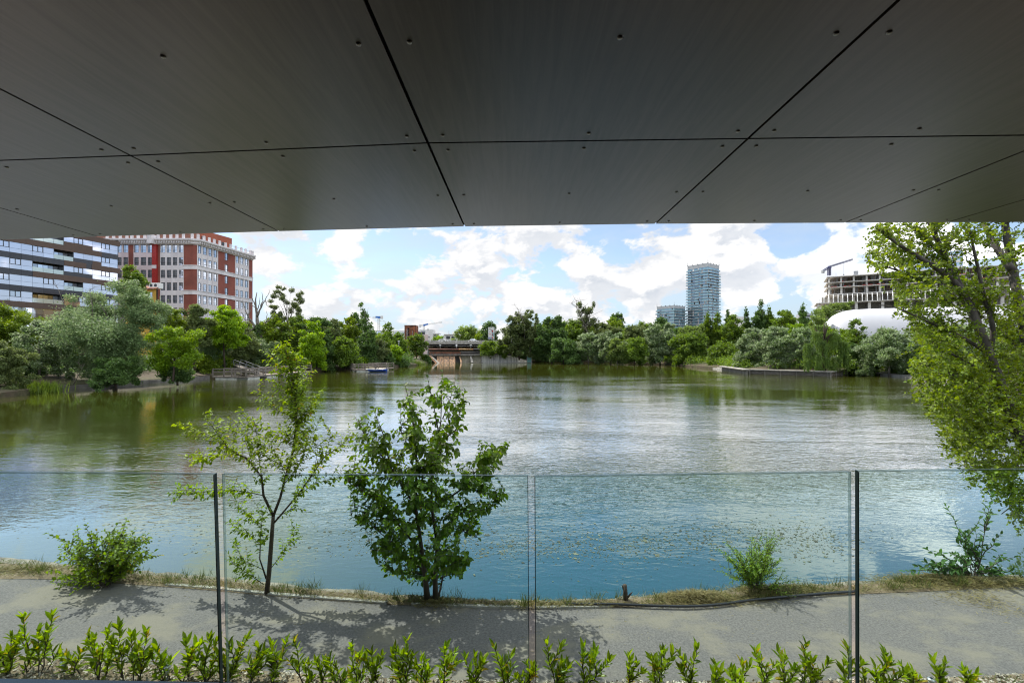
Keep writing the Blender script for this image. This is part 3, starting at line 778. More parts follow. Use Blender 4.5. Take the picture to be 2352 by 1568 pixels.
# slender sapling
base = G(612, 1360, .03); d0 = base.y
t1 = thing('sapling_tree', 'slender young tree with wispy drooping leaf sprays and a forked dark trunk beside the path', 'tree', base)
SK = [([(547, 1412), (560, 1300), (575, 1100), (582, 1000)], .040, .028, 0), ([(582, 1000), (530, 890), (520, 790), (440, 690), (350, 650), (300, 580), (235, 490)], .022, .004, -.5),
      ([(582, 1000), (620, 900), (650, 780), (690, 650), (710, 450), (690, 300), (660, 150), (645, 98)], .024, .003, .2), ([(588, 1035), (720, 880), (790, 780), (860, 680), (950, 620), (990, 575)], .016, .003, .5),
      ([(440, 690), (370, 660), (230, 560), (115, 540)], .008, .002, -.4), ([(400, 670), (300, 672), (165, 700)], .007, .002, .2), ([(530, 890), (430, 868), (300, 860), (170, 875), (80, 885)], .009, .002, .4),
      ([(545, 1335), (510, 1230), (515, 1100), (525, 990)], .014, .003, -.2), ([(530, 1365), (450, 1310), (375, 1262)], .006, .002, -.3), ([(535, 1290), (430, 1240), (380, 1170)], .005, .002, .2), ([(562, 1290), (640, 1190), (690, 1110)], .007, .002, .3),
      ([(515, 1110), (440, 1090), (390, 1075)], .004, .002, .2), ([(520, 1050), (450, 990), (410, 960)], .004, .002, .2),
      ([(705, 480), (600, 430), (515, 350)], .007, .002, -.2), ([(690, 620), (590, 560), (490, 515)], .007, .002, .3), ([(690, 330), (640, 230), (578, 145)], .006, .002, .2), ([(708, 520), (760, 470), (808, 430)], .006, .002, .2),
      ([(700, 420), (740, 330), (755, 250)], .006, .002, -.2), ([(700, 500), (760, 440), (790, 370)], .005, .002, .2), ([(660, 750), (560, 690), (480, 650)], .006, .002, .2), ([(640, 830), (740, 700), (760, 590)], .007, .002, -.3), ([(700, 900), (800, 830), (930, 790)], .006, .002, .2),
      ([(650, 780), (600, 680), (560, 590)], .006, .002, -.3), ([(520, 790), (500, 660), (490, 520)], .007, .002, .3), ([(470, 720), (440, 620), (450, 500)], .006, .002, -.2), ([(350, 650), (380, 580), (390, 520)], .005, .002, .3), ([(860, 680), (880, 610), (890, 550)], .005, .002, .2), ([(800, 770), (820, 650), (800, 560)], .005, .002, .3), ([(600, 1010), (680, 960), (740, 860)], .005, .002, .1),
      ([(690, 300), (720, 220), (700, 160)], .005, .002, .2), ([(700, 400), (640, 350), (600, 300)], .005, .002, -.1)]
g = MB(); lp = []
for i, (pts, r0, r1, dep) in enumerate(SK):
    P = path2(B2(pts), base, d0, dep)
    m = len(P); g.tube(P, [r0 + (r1 - r0) * k / (m - 1) for k in range(m)], 7 if r0 > .01 else 5)
    if i > 0 and i not in (7,): lp.append(P if i > 3 else P[1:])
    if i == 7: lp.append(P[1:])
trunk = link('trunk', g.mesh('trunk', 'stem_brown', True), t1)
tw = []
for P in lp:                                    # side twigs
    rs = resample(P, max(4, int(sum((b - a).length for a, b in zip(P, P[1:])) / .10)))
    for k, p in enumerate(rs[1:], 1):
        for q in range(3 if k > 1 else 1):
            tg = (rs[k] - rs[k - 1]).normalized()
            s = Vector(R.normal(size=3)); s = (s - tg * s.dot(tg)).normalized()
            L = R.uniform(.09, .24)
            e = p + (s * .75 + tg * .75 + Vector((0, 0, .12))) * L
            tw.append(curve_between(p, e, .06, 3, .03))
lead = lp[1]; rs = resample(lead, 60)[18:]
for k, p in enumerate(rs[:-1]):
    for q in range(3):
        tg = (rs[k + 1] - p).normalized(); s = Vector(R.normal(size=3)); s.y *= .7; s = (s - tg * s.dot(tg)).normalized()
        tw.append(curve_between(p, p + (s * .8 + tg * .8) * R.uniform(.12, .34) * (1.25 - k / 60), .05, 3, .03))
V = np.concatenate([shoots(lp, .088, .52, .030, droop=.55, start=.12), shoots(tw, .074, .52, .026, droop=.5, start=.1)])
soup('crown', V, 'leaf_elm', t1, 6)
g = MB()
for p in tw: g.tube(p, [.003, .0025, .002, .0012], 4, cap=False)
link('twigs', g.mesh('twigs', 'stem_brown', True), t1)

# bushy tree with several stems
base = G(991, 1377, .03); d0 = base.y
t2 = thing('bushy_tree', 'full leafy young tree on several stems with big drooping heart-shaped leaves beside the path', 'tree', base)
SK2 = [([(1408, 1452), (1398, 1340), (1380, 1200), (1345, 950), (1350, 700), (1330, 480), (1290, 300)], .055, .004, -.3), ([(1452, 1448), (1450, 1340), (1462, 1150), (1430, 950), (1432, 800), (1480, 500), (1490, 228)], .050, .003, .25),
       ([(1462, 1448), (1478, 1390), (1492, 1320), (1500, 1200)], .022, .01, .3), ([(1462, 1140), (1530, 1060), (1600, 1080), (1690, 1120)], .018, .004, .3), ([(1440, 960), (1600, 850), (1700, 720), (1845, 610)], .02, .003, .4),
       ([(1460, 620), (1560, 540), (1610, 330)], .016, .003, -.3), ([(1380, 1200), (1250, 1040), (1120, 900), (985, 820)], .02, .003, -.4), ([(1345, 950), (1200, 720), (1080, 580), (1018, 465)], .02, .003, .3), ([(1210, 740), (1170, 560), (1118, 425)], .012, .003, -.2),
       ([(1350, 700), (1270, 560), (1262, 420)], .012, .003, .3), ([(1470, 560), (1440, 400), (1410, 262)], .012, .003, -.3), ([(1490, 480), (1530, 380), (1560, 262)], .010, .003, .2), ([(1395, 1300), (1260, 1180), (1110, 1050), (1000, 1000)], .014, .003, .4),
       ([(1450, 1280), (1540, 1220), (1632, 1235)], .012, .003, -.3), ([(1400, 1320), (1300, 1290), (1200, 1300)], .01, .003, -.2), ([(1600, 850), (1740, 880), (1838, 880)], .010, .003, .1), ([(1462, 1130), (1580, 980), (1700, 980), (1790, 930)], .012, .003, -.2), ([(1390, 1250), (1200, 1180), (1110, 1190)], .012, .003, -.3), ([(1480, 1330), (1540, 1310), (1590, 1330)], .008, .003, .2)]
OUT2 = [(1000, 620), (1010, 455), (1060, 480), (1110, 415), (1190, 430), (1250, 600), (1250, 400), (1285, 290), (1330, 400), (1400, 255), (1440, 380), (1480, 225), (1565, 255), (1545, 470), (1600, 325), (1645, 420), (1625, 560), (1570, 650), (1610, 720), (1690, 600), (1735, 650), (1845, 605), (1800, 780), (1740, 860), (1842, 875), (1790, 960), (1700, 1010), (1705, 1140), (1640, 1100), (1560, 1080), (1610, 1170), (1640, 1230), (1580, 1335), (1500, 1290), (1440, 1320), (1270, 1375), (1180, 1305), (1110, 1190), (1140, 1090), (1000, 1050), (995, 985), (1100, 960), (1060, 900), (985, 850), (960, 735)]
g = MB(); lp = []; skp = []
for i, (pts, r0, r1, dep) in enumerate(SK2):
    P = path2(B2(pts), base, d0, dep); m = len(P)
    g.tube(P, [r0 + (r1 - r0) * (k / (m - 1)) ** .8 for k in range(m)], 7)
    rs = resample(P, 14); skp += [(p, i) for p in rs[3 if i < 3 else 0:]]
    lp.append(resample(P, 12)[5 if i < 2 else 3:])
link('trunk', g.mesh('trunk', 'stem_brown', True), t2)
tw = []
rr = random.Random(5)
while len(tw) < 760:
    x, y = rr.uniform(955, 1850), rr.uniform(220, 1380)
    if not inpoly(x, y, OUT2): continue
    if y < 560 and rr.random() < .35: continue
    (px_, py_), = B2([(x, y)])
    wdep = .75 * (1 - abs(x - 1400) / 700) + .15
    e = W(px_, py_, d0 + rr.uniform(-1, 1) * wdep) - base
    best = None
    for p, i in skp:
        v = e - p
        c = v.length + (1.2 * max(0, -v.z)) + .25 * rr.random()
        if v.length > .12 and (best is None or c < best[0]): best = (c, p)
    p = best[1]
    if (e - p).length > .9: p = e + (p - e).normalized() * .9
    tw.append(curve_between(p, e, .08, 4, .03))
V = np.concatenate([shoots(lp, .092, .66, .042, droop=.5, start=.0), shoots(tw, .096, .66, .041, droop=.55, start=.1)])
soup('crown', V, 'leaf_mulberry', t2, 6)
g = MB()
for p in tw: g.tube(p, [.005, .004, .0035, .003, .0015], 4, cap=False)
link('twigs', g.mesh('twigs', 'stem_brown', True), t2)

# round bush at left
def bush(name, label, cat, bx, by, tips, nrand, spread, mat, leaf, wid, spacing, depth, sag=.08, stemr=.006, start=.15, droop=.25):
    base = G(bx, by, .03)
    o = thing(name, label, cat, base)
    rr = random.Random(bx); ps = []
    for (x, y) in tips:
        e = W(x, y, base.y + rr.uniform(-depth, depth)) - base
        ps.append(curve_between((rr.uniform(-.1, .1), rr.uniform(-.1, .1), 0), e, sag * rr.uniform(.3, 1.4), 6, .025))
    for k in range(nrand):
        q = rr.choice(ps[:len(tips)]); f = rr.randint(1, 4)
        p = q[f]; tg = (q[f + 1] - q[f]).normalized()
        e = p + (tg + Vector((rr.gauss(0, .45), rr.gauss(0, .45), rr.gauss(.1, .3)))) * rr.uniform(.15, spread)
        if e.z < .02: e.z = .03
        ps.append(curve_between(p, e, .05, 4, .03))
    soup('leaves', shoots(ps, leaf, wid, spacing, droop=droop, start=start), mat, o, 6)
    g = MB()
    for p in ps: g.tube(p, [stemr * (1 - .75 * i / (len(p) - 1)) for i in range(len(p))], 5, cap=False)
    link('stems', g.mesh('stems', 'stem_brown', True), o)
    return o
rr = random.Random(8)
tips = [(282, 1208), (310, 1212), (333, 1222), (345, 1232), (256, 1228), (240, 1218), (208, 1232), (185, 1240), (160, 1245), (128, 1232), (150, 1268), (135, 1285), (342, 1262), (348, 1275), (330, 1290), (140, 1318), (125, 1340), (165, 1350), (215, 1352), (300, 1240), (225, 1262), (270, 1255), (190, 1300), (320, 1310), (250, 1290), (180, 1275), (160, 1330), (240, 1340), (290, 1300), (200, 1325), (270, 1225), (300, 1225), (222, 1240), (175, 1258), (325, 1250), (300, 1280)]
bush('round_bush', 'rounded green bush spreading low over the path edge at the far left', 'bush', 248, 1342, tips, 330, .3, 'leaf_elm', .072, .62, .032, .5)
tips = [(1778, 1214), (1772, 1240), (1660, 1270), (1692, 1262), (1720, 1258), (1735, 1246), (1745, 1262), (1765, 1268), (1790, 1285), (1655, 1298), (1668, 1318), (1700, 1285), (1780, 1310), (1750, 1230), (1725, 1280), (1757, 1290), (1690, 1320), (1790, 1340), (1710, 1300), (1770, 1250), (1740, 1300)]
bush('willow_shrub', 'wispy upright willow shrub with tiny leaves growing from mown grass behind the hose', 'shrub', 1735, 1352, tips, 220, .3, 'leaf_willowshrub', .046, .34, .014, .22, sag=.04, stemr=.005)
ash_tips = [(2280, 1136), (2170, 1158), (2105, 1300), (2130, 1262), (2240, 1215), (2290, 1290), (2200, 1270), (2260, 1260), (2080, 1312), (2150, 1295), (2180, 1305), (2230, 1290), (2295, 1310), (2210, 1240)]
bush('ash_seedling', 'two tall leafy shoots with broad leaflets rising over a low clump at the right', 'plant', 2243, 1322, ash_tips, 44, .4, 'leaf_ash', .115, .48, .046, .25, sag=.03, stemr=.009, start=.2, droop=.1)
# broken stump
b = G(1437, 1378, .03); g = MB(b)
g.tube([b + Vector((0, 0, -.05)), b + Vector((-.005, 0, .14)), b + Vector((-.012, 0, .25))], [.040, .036, .030], 9)
g.tube([b + Vector((.01, 0, .02)), b + Vector((.07, -.02, .11)), b + Vector((.10, -.03, .15))], [.02, .014, .006], 6)
g.tube([b + Vector((-.03, 0, .18)), b + Vector((-.06, .0, .25))], [.02, .004], 5)
tag(g.build('tree_stump', 'bark_brown', None, True), 'short broken grey stump sticking out of the cut grass', 'stump')
# black hose
hp = [(1298, 1385.5), (1424, 1386.5), (1507, 1390.5), (1589, 1392), (1655, 1387), (1721, 1377), (1806, 1369), (1887, 1362), (1965, 1357)]
pts = [G(x, y, .045) for x, y in hp]; pts = resample(pts, 40)
def smooth(P, k=3):
    for _ in range(k): P = [P[0]] + [(a + b * 2 + c) / 4 for a, b, c in zip(P, P[1:], P[2:])] + [P[-1]]
    return P
g = MB(pts[0]); g.tube(smooth(pts), .019, 10); tag(g.build('hose', 'hose_black', None, True), 'thick black hose lying along the edge of the path', 'hose')

# laurels in the bed below the terrace
rr = random.Random(21)
LAU = [  # (base x, base y, [stem tips], label)
    (16, 1541, [(25, 1458), (40, 1470), (2, 1496)], 'low laurel at the extreme left end of the planting bed'),
    (54, 1541, [(54, 1411), (85, 1484)], 'laurel with one tall straight leafy stem, second from the left end'),
    (100, 1543, [(120, 1408), (88, 1443), (137, 1487)], 'tallest laurel, leaning heads of leaves above bare stems at left'),
    (172, 1548, [(185, 1492), (165, 1506)], 'short laurel behind the clear solar stake light'),
    (228, 1552, [(202, 1454), (217, 1462)], 'laurel with a wide flat-topped head on a slanting stem, left of the tall group'),
    (240, 1554, [(247, 1444), (260, 1480)], 'laurel with a narrow pale-tipped stem in the middle of the left group'),
    (282, 1556, [(272, 1437), (255, 1465)], 'laurel with the highest spread head in the left group'),
    (311, 1558, [(300, 1454), (290, 1490)], 'dark-leaved laurel with crowded lower leaves in the left group'),
    (325, 1558, [(335, 1446), (345, 1492)], 'laurel with a tall thin stem at the right of the left group'),
    (385, 1560, [(360, 1484), (392, 1512), (345, 1500)], 'arching laurel leaning left just behind the white stake light'),
    (420, 1562, [(427, 1468), (450, 1478)], 'laurel with twin heads just left of the first pane gap'),
    (478, 1564, [(482, 1459), (500, 1463), (450, 1510)], 'laurel pressed against the first pane gap on its left side'),
    (516, 1566, [(525, 1473), (567, 1461), (548, 1490)], 'laurel with a long right-leaning stem just right of the first pane gap'),
    (575, 1568, [(593, 1480), (606, 1492), (580, 1520)], 'laurel with bright clustered stems below the slender sapling'),
    (622, 1570, [(623, 1474), (658, 1469)], 'laurel forking into two lime-green heads below the sapling'),
    (706, 1572, [(676, 1466), (700, 1518)], 'laurel with one leaning stem crowned by a dense head, by itself'),
    (738, 1573, [(726, 1516), (750, 1528)], 'thin laurel shoots with few leaves in the sparse part of the row'),
    (785, 1574, [(757, 1508), (770, 1520)], 'laurel bending left with a forked top left of the bushy tree'),
    (812, 1575, [(808, 1482), (828, 1503)], 'laurel with a fan of pointed leaves at its tip, below the bushy tree'),
    (860, 1576, [(853, 1495), (875, 1500)], 'broad laurel with a fine dark-tipped top below the bushy tree'),
    (925, 1577, [(934, 1465), (905, 1496), (948, 1500)], 'laurel with the highest pale tip in front of the bushy tree'),
    (975, 1578, [(968, 1504), (985, 1530)], 'small dark laurel just right of the bushy tree trunk'),
    (1020, 1578, [(1022, 1484), (1046, 1491)], 'laurel with two upright pale heads, start of the group left of the middle pane gap'),
    (1085, 1579, [(1092, 1503), (1070, 1510), (1110, 1515)], 'laurel with rounded lower leaves in the group left of the middle pane gap'),
    (1160, 1580, [(1135, 1481), (1165, 1530)], 'dark blue-green laurel leaning left near the middle pane gap'),
    (1212, 1582, [(1199, 1547), (1222, 1530), (1185, 1550)], 'low laurel clump right at the middle pane gap'),
    (1275, 1582, [(1255, 1472), (1290, 1516)], 'laurel with a lone bent lime stem just right of the middle pane gap'),
    (1350, 1582, [(1341, 1478), (1366, 1495), (1397, 1515)], 'wide laurel with three heads below the short stump'),
    (1440, 1582, [(1447, 1514), (1462, 1518)], 'compact laurel below the hose, between two taller ones'),
    (1510, 1582, [(1523, 1488), (1500, 1510), (1546, 1496)], 'laurel with a tall head and a side shoot below the curve of the hose'),
    (1592, 1582, [(1599, 1483), (1570, 1528)], 'laurel with a tall pointed stem alone below the hose'),
    (1642, 1582, [(1642, 1533), (1655, 1540)], 'small low laurel left of the willow shrub'),
    (1700, 1581, [(1705, 1523), (1690, 1545)], 'short laurel with a rounded head below the willow shrub'),
    (1750, 1581, [(1748, 1508), (1776, 1525)], 'laurel with a thin stem and a leaning neighbour shoot below the willow shrub'),
    (1806, 1580, [(1803, 1503), (1820, 1530)], 'laurel with a narrow leafy spire left of the right-hand post'),
    (1850, 1580, [(1851, 1476), (1870, 1512), (1905, 1512)], 'tallest laurel left of the thick dark pane edge on the right'),
    (1945, 1579, [(1947, 1483), (1938, 1520)], 'laurel with yellowish leaves touching the right pane gap'),
    (2025, 1578, [(2033, 1495), (2012, 1530), (2056, 1545)], 'laurel with a tall tip just right of the thick dark pane edge'),
    (1985, 1580, [(1983, 1543)], 'tiny laurel sprig beside the thick dark pane edge'),
    (2102, 1577, [(2099, 1543), (2112, 1552)], 'small laurel left of the small round solar light'),
    (2155, 1577, [(2145, 1513), (2160, 1545)], 'laurel with a single leaning dark stem right of the small round solar light'),
    (2225, 1576, [(2215, 1533), (2228, 1548)], 'last laurel at the right end of the row, small with yellowish leaves'),
]
for i, (bx, by, tips, lab) in enumerate(LAU):
    base = G(bx, by, .03)
    o = thing('laurel', lab, 'laurel', base, 'young laurels planted in a row below the terrace')
    ps = []
    for (x, y) in tips:
        e = W(x, y + 6, base.y + rr.uniform(-.12, .05)) - base
        b0 = Vector((rr.uniform(-.05, .05), rr.uniform(-.04, .04), -.02))
        ps.append(curve_between(b0, e, .04 * rr.uniform(-1, 1), 6, .02))
        if rr.random() < .95:
            q = ps[-1]; k = rr.choice((2, 3)); u = Vector((rr.uniform(-1, 1), rr.uniform(-.6, .6), 1.1)).normalized()
            ps.append(curve_between(q[k], q[k] + u * rr.uniform(.12, .24), 0, 4, .02))
        if rr.random() < .6:
            u = Vector((rr.uniform(-.8, .8), rr.uniform(-.5, .5), .9)).normalized(); ps.append(curve_between(b0, b0 + u * e.length * rr.uniform(.25, .55), .05, 5, .03))
    bare = .30 if i in (2, 4, 5, 6, 15) else .12
    V = np.concatenate([shoots(ps, .125, .30, .021, droop=-.28, side=0, start=bare, jit=.30, fold=.22, curl=.10, taper=.35),
                        shoots([p[-2:] for p in ps], .12, .31, .012, droop=-.75, side=0, start=.45, jit=.25, fold=.22, curl=.05, taper=0)])
    soup('leaves', V, 'leaf_laurel', o, 6)
    g = MB()
    for p in ps: g.tube(p, [.0075 * (1 - .6 * k / (len(p) - 1)) for k in range(len(p))], 6, cap=False)
    link('stems', g.mesh('stems', 'stem_brown', True), o)
# solar stake lights
def stake(x, y, lab, h, r, clear):
    b = G(x, y, .02)
    o = thing('solar_light', lab, 'garden light', b, 'small solar stake lights in the planting bed')
    g = MB(); g.lathe((0, 0, -.05), [(.004, 0), (.008, .03), (.008, h * .45)], 8); link('stake', g.mesh('stake', 'lamp_silver', True), o)
    g = MB(); g.lathe((0, 0, h * .4), [(r * .45, 0), (r * .75, h * .25), (r * .7, h * .52)], 12); link('lens', g.mesh('lens', 'lamp_clear', True), o)
    g = MB(); g.lathe((0, 0, h * .92), [(r * .95, 0), (r, .008), (r * .85, .02), (r * .55, .024)], 16); cp = link('cap', g.mesh('cap', 'lamp_silver', True), o)
    g = MB(); g.box((0, 0, h * .92 + .0255), (r * .62, r * .62, .003)); link('solar_cell', g.mesh('solar_cell', 'solar_cell'), cp)
stake(147, 1549, 'solar stake light with a dark cap and clear body among the left laurels', .17, .042, 1)
stake(383, 1562, 'white solar stake light in front of the arching laurel', .17, .04, 1)
stake(2139, 1577, 'small low round solar light near the right end of the bed', .09, .042, 0)

# ------------------------------------------------------------------ loose ground cover
def scatter(n, A, B, fn):
    a, b = resample(A, 200), resample(B, 200)
    a = np.array([tuple(p) for p in a]); b = np.array([tuple(p) for p in b])
    i = R.uniform(0, 198.99, n); k = i.astype(int); f = (i - k)[:, None]
    pa = a[k] * (1 - f) + a[k + 1] * f; pb = b[k] * (1 - f) + b[k + 1] * f
    w = fn(n)[:, None]
    return pa * (1 - w) + pb * w
def blades(P, L, wd, upr, z):
    n = len(P); ang = R.uniform(0, 6.28, n)
    D = np.stack([np.cos(ang), np.sin(ang), upr], 1); P = P.copy(); P[:, 2] = z
    N = nrm(R.normal(size=(n, 3)) * .6 + np.array([0, -.3, 1.0]))
    return leaves4(P, D, N, L, wd)
P = scatter(26000, curb2, verge_in, lambda n: R.beta(1.3, 1.2, n) * 1.1 - .06)
keep = (np.sin(P[:, 0] * 2.1) + np.sin(P[:, 0] * .8 + 1) + R.normal(size=len(P)) > -1.0) | (P[:, 0] > 3)
P = P[keep]; zz = .02 + .05 * np.abs(np.sin(P[:, 0] * 1.7)) * R.uniform(0, 1, len(P))
V = blades(P, R.uniform(.04, .12, len(P)), R.uniform(.004, .008, len(P)), R.uniform(-.1, .5, len(P)), zz)
tag(soup('mown_grass', V, 'dry_grass'), kind='stuff')
P = scatter(20000, curb2, [a.lerp(b, .55) for a, b in zip(verge_in, lip)], lambda n: R.uniform(.05, .95, n))
pat = np.sin(P[:, 0] * 1.3 + 2) + np.sin(P[:, 0] * 3.1) + R.normal(size=len(P)) * .7
P = P[pat > -.1]
V = blades(P, R.uniform(.03, .09, len(P)), R.uniform(.004, .008, len(P)), R.uniform(.3, 1.4, len(P)), .03)
tag(soup('verge_grass', V, 'green_grass'), kind='stuff')
# taller tufts along the water's edge
cl = scatter(110, curb2, verge_in, lambda n: R.uniform(.15, 1.15, n)); Pl = []
for c in cl:
    k = int(R.integers(15, 60)); s = R.uniform(.03, .10)
    Pl.append(c + np.stack([R.normal(size=k) * s, R.normal(size=k) * s, np.zeros(k)], 1))
P = np.concatenate(Pl)
V = blades(P, R.uniform(.07, .22, len(P)), R.uniform(.004, .009, len(P)), R.uniform(.8, 3.0, len(P)), .02)
tag(soup('grass_tufts', V, 'green_grass'), kind='stuff')
# heap of cuttings around the willow shrub and the right-hand plants, and loose cuttings blown on the path
Pl = []
for (x, y, sx, sy, n, h) in [(1600, 1378, .75, .14, 5200, .13), (1750, 1362, .5, .16, 2600, .10), (1820, 1356, .7, .12, 1800, .05), (2160, 1336, 1.1, .20, 5000, .10), (2260, 1340, .9, .2, 2500, .06), (2230, 1372, .6, .25, 420, .01), (2290, 1395, .5, .3, 200, .01), (1000, 1385, .3, .12, 900, .05), (60, 1310, 1.3, .14, 2400, .05)]:
    c = G(x, y)
    dx = R.normal(size=n) * sx * .5; dy = R.normal(size=n) * sy * .5
    z = .02 + h * np.exp(-(dx / sx * 2) ** 2 * .5 - (dy / sy * 2) ** 2 * .5) * R.uniform(.3, 1, n)
    Pl.append(np.stack([c.x + dx, c.y + dy, z], 1))
P = np.concatenate(Pl)
V = blades(P, R.uniform(.05, .15, len(P)), R.uniform(.004, .009, len(P)), R.uniform(-.15, .3, len(P)), P[:, 2])
tag(soup('grass_cuttings', V, 'dry_grass'), kind='stuff')
P = scatter(1300, near, curb, lambda n: R.beta(2.2, .8, n))
V = blades(P, R.uniform(.02, .07, len(P)), R.uniform(.003, .006, len(P)), R.uniform(-.02, .05, len(P)), .006)
tag(soup('path_litter', V, 'dry_grass'), kind='stuff')
# tall dry stalks
P = scatter(260, curb2, verge_in, lambda n: R.uniform(.2, .9, n)); P = P[(P[:, 0] > -.5) & (P[:, 0] < 8)]
V = blades(P, R.uniform(.15, .32, len(P)), np.full(len(P), .005), R.uniform(1.5, 5, len(P)), .03)
tag(soup('dry_stalks', V, 'dry_grass'), kind='stuff')
# mulch stones in the bed
bedA = [Vector((p.x, 5.0, 0)) for p in near]
n = 9000
P = scatter(n, bedA, near, lambda n: R.uniform(0, 1, n) ** .8 * .98)
P = P[(P[:, 0] > -8) & (P[:, 0] < 8)]; n = len(P)
Q = []
P[:, 2] = .03 + R.uniform(0, .02, n)
for k in range(2):
    D = sph(n); D[:, 2] *= .4; N = nrm(R.normal(size=(n, 3)) * .7 + np.array([0, 0, .8]))
    Q.append(leaves4(P - nrm(D) * .012, D, N, R.uniform(.02, .05, n), R.uniform(.015, .04, n)))
tag(soup('mulch_stones', np.concatenate(Q), 'stone'), kind='stuff')
P = scatter(9000, [Vector((p.x, 4.9, 0)) for p in near[:5]], [p + Vector((0, -.27, 0)) for p in near[:5]], lambda n: R.uniform(0, 1, n) ** 1.2)
V = blades(P, R.uniform(.04, .10, len(P)), R.uniform(.004, .007, len(P)), R.uniform(.5, 2.0, len(P)), .03)
tag(soup('lawn_grass', V, 'green_grass'), kind='stuff')
P = scatter(3500, [p + Vector((0, -.05, 0)) for p in near], [p + Vector((0, -.20, 0)) for p in near], lambda n: R.uniform(0, 1, n))
P = P[np.sin(P[:, 0] * 3.3) + np.sin(P[:, 0] * 1.1) + R.normal(size=len(P)) * .4 > .3]
V = blades(P, R.uniform(.03, .09, len(P)), R.uniform(.005, .012, len(P)), R.uniform(.3, 1.5, len(P)), .02)
tag(soup('bed_weeds', V, 'green_grass'), kind='stuff')
# scraps and leaves drifting on the water
Pl = []
for (x, y, sx, sy, n) in [(1000, 1235, 260, 38, 1300), (1450, 1240, 300, 40, 1700), (1750, 1225, 220, 36, 1100), (1250, 1262, 330, 22, 700), (250, 1215, 190, 30, 260), (1880, 1245, 120, 30, 500), (500, 1235, 200, 40, 160), (1300, 1320, 400, 30, 60)]:
    xs = R.normal(size=n) * sx * .6 + x; ys = R.normal(size=n) * sy * .6 + y
    for a, b_ in zip(xs, ys):
        if b_ > 1120: Pl.append(tuple(G(a, min(b_, 1345), WZ + .006)))
P = np.array(Pl); P = P[P[:, 1] > 8.9]; n = len(P); ang = R.uniform(0, 6.28, n)
D = np.stack([np.cos(ang), np.sin(ang), np.zeros(n)], 1); N = np.tile(np.array([0, 0, 1.0]), (n, 1)) + R.normal(size=(n, 3)) * .03
s = R.lognormal(math.log(.019), .55, n)
V = leaves4(P, D, N, s * 1.6, s)
V[:, :, 2] = np.maximum(V[:, :, 2], WZ + .003)
tag(soup('floating_scraps', V, 'floating_scraps'), kind='stuff')

# ------------------------------------------------------------------ the big poplar at the right
base = Vector((12.25, 10.25, -.03)); dP = 10.25
pop = thing('poplar_tree', 'large leaning poplar with pale limbs filling the right edge of the view', 'tree', base)
LB = [([(2432, 1215), (2390, 1090), (2340, 990), (2298, 892), (2271, 812), (2239, 724), (2215, 680), (2177, 603), (2150, 550), (2130, 500)], .20, .04, .2),
      ([(2239, 724), (2191, 643), (2150, 615), (2118, 595), (2060, 560), (2010, 520)], .10, .02, -.6),
      ([(2420, 1180), (2395, 980), (2365, 820), (2346, 713), (2325, 620), (2319, 584), (2308, 515), (2300, 440)], .17, .06, .9),
      ([(2325, 620), (2290, 571), (2272, 540), (2258, 510), (2240, 460)], .08, .03, 1.0), ([(2271, 812), (2285, 760), (2262, 690), (2245, 610), (2225, 520)], .06, .02, -.4),
      ([(2271, 812), (2205, 770), (2110, 730), (2060, 705), (2020, 700)], .05, .01, -.7), ([(2298, 892), (2220, 830), (2150, 795), (2095, 745)], .05, .01, .5), ([(2310, 920), (2240, 880), (2160, 850), (2105, 830)], .045, .01, -.8),
      ([(2330, 970), (2260, 960), (2190, 930), (2120, 930)], .045, .01, .4), ([(2345, 1000), (2290, 1010), (2230, 1030), (2180, 1035)], .04, .01, -.4), ([(2365, 1040), (2320, 1080), (2270, 1095), (2225, 1100)], .035, .01, .2), ([(2390, 1090), (2350, 1130), (2320, 1165), (2300, 1180)], .03, .008, .1), ([(2405, 1130), (2370, 1180), (2345, 1200)], .03, .008, -.2),
      ([(2191, 643), (2130, 650), (2060, 620), (1985, 598)], .04, .01, .4), ([(2177, 603), (2120, 540), (2060, 500), (2000, 460)], .04, .01, .4), ([(2365, 820), (2300, 760), (2270, 700), (2240, 660)], .05, .01, 1.2), ([(2346, 713), (2400, 650), (2430, 560)], .08, .03, .5), ([(2395, 980), (2340, 900), (2300, 850), (2260, 830)], .05, .01, 1.2), ([(2345, 900), (2400, 820), (2440, 740)], .06, .02, .3)]
g = MB(); lims = []
for i, (pts, r0, r1, dep) in enumerate(LB):
    n0 = 0.0 if i in (0, 2) else .2
    P = smooth(resample(path2(pts, base, dP + n0, dep), 18), 2); m = len(P)
    g.tube(P, [r0 + (r1 - r0) * (k / (m - 1)) ** .8 for k in range(m)], 9)
    lims.append((P, i, r0, r1))
rr = random.Random(4); tw = []; tw2 = []
for P, i, r0, r1 in lims:
    L = sum((b - a).length for a, b in zip(P, P[1:]))
    big = i in (0, 2, 16, 18)
    for k in range(int(L * (8.0 if not big else 5.0))):
        f = rr.uniform(.12 if not big else .28, 1.0); p = P[min(len(P) - 1, int(f * (len(P) - 1)))]
        tg = (P[min(len(P) - 1, int(f * (len(P) - 1)) + 1)] - P[max(0, int(f * (len(P) - 1)) - 1)]).normalized()
        u = Vector((rr.gauss(-.35, .8), rr.gauss(-.1, .8), rr.gauss(.25, .6)))
        dr = (tg * 1.0 + u).normalized(); ln = rr.uniform(.35, 1.05)
        e = p + dr * ln
        c = curve_between(p, e, .06, 5, .04); tw.append(c)
        for q in range(4):
            s_ = c[rr.randint(1, 5)]
            e2 = s_ + (dr * .8 + Vector((rr.gauss(-.1, .6), rr.gauss(0, .6), rr.gauss(.05, .5)))).normalized() * rr.uniform(.15, .45)
            tw2.append(curve_between(s_, e2, .05, 3, .04))
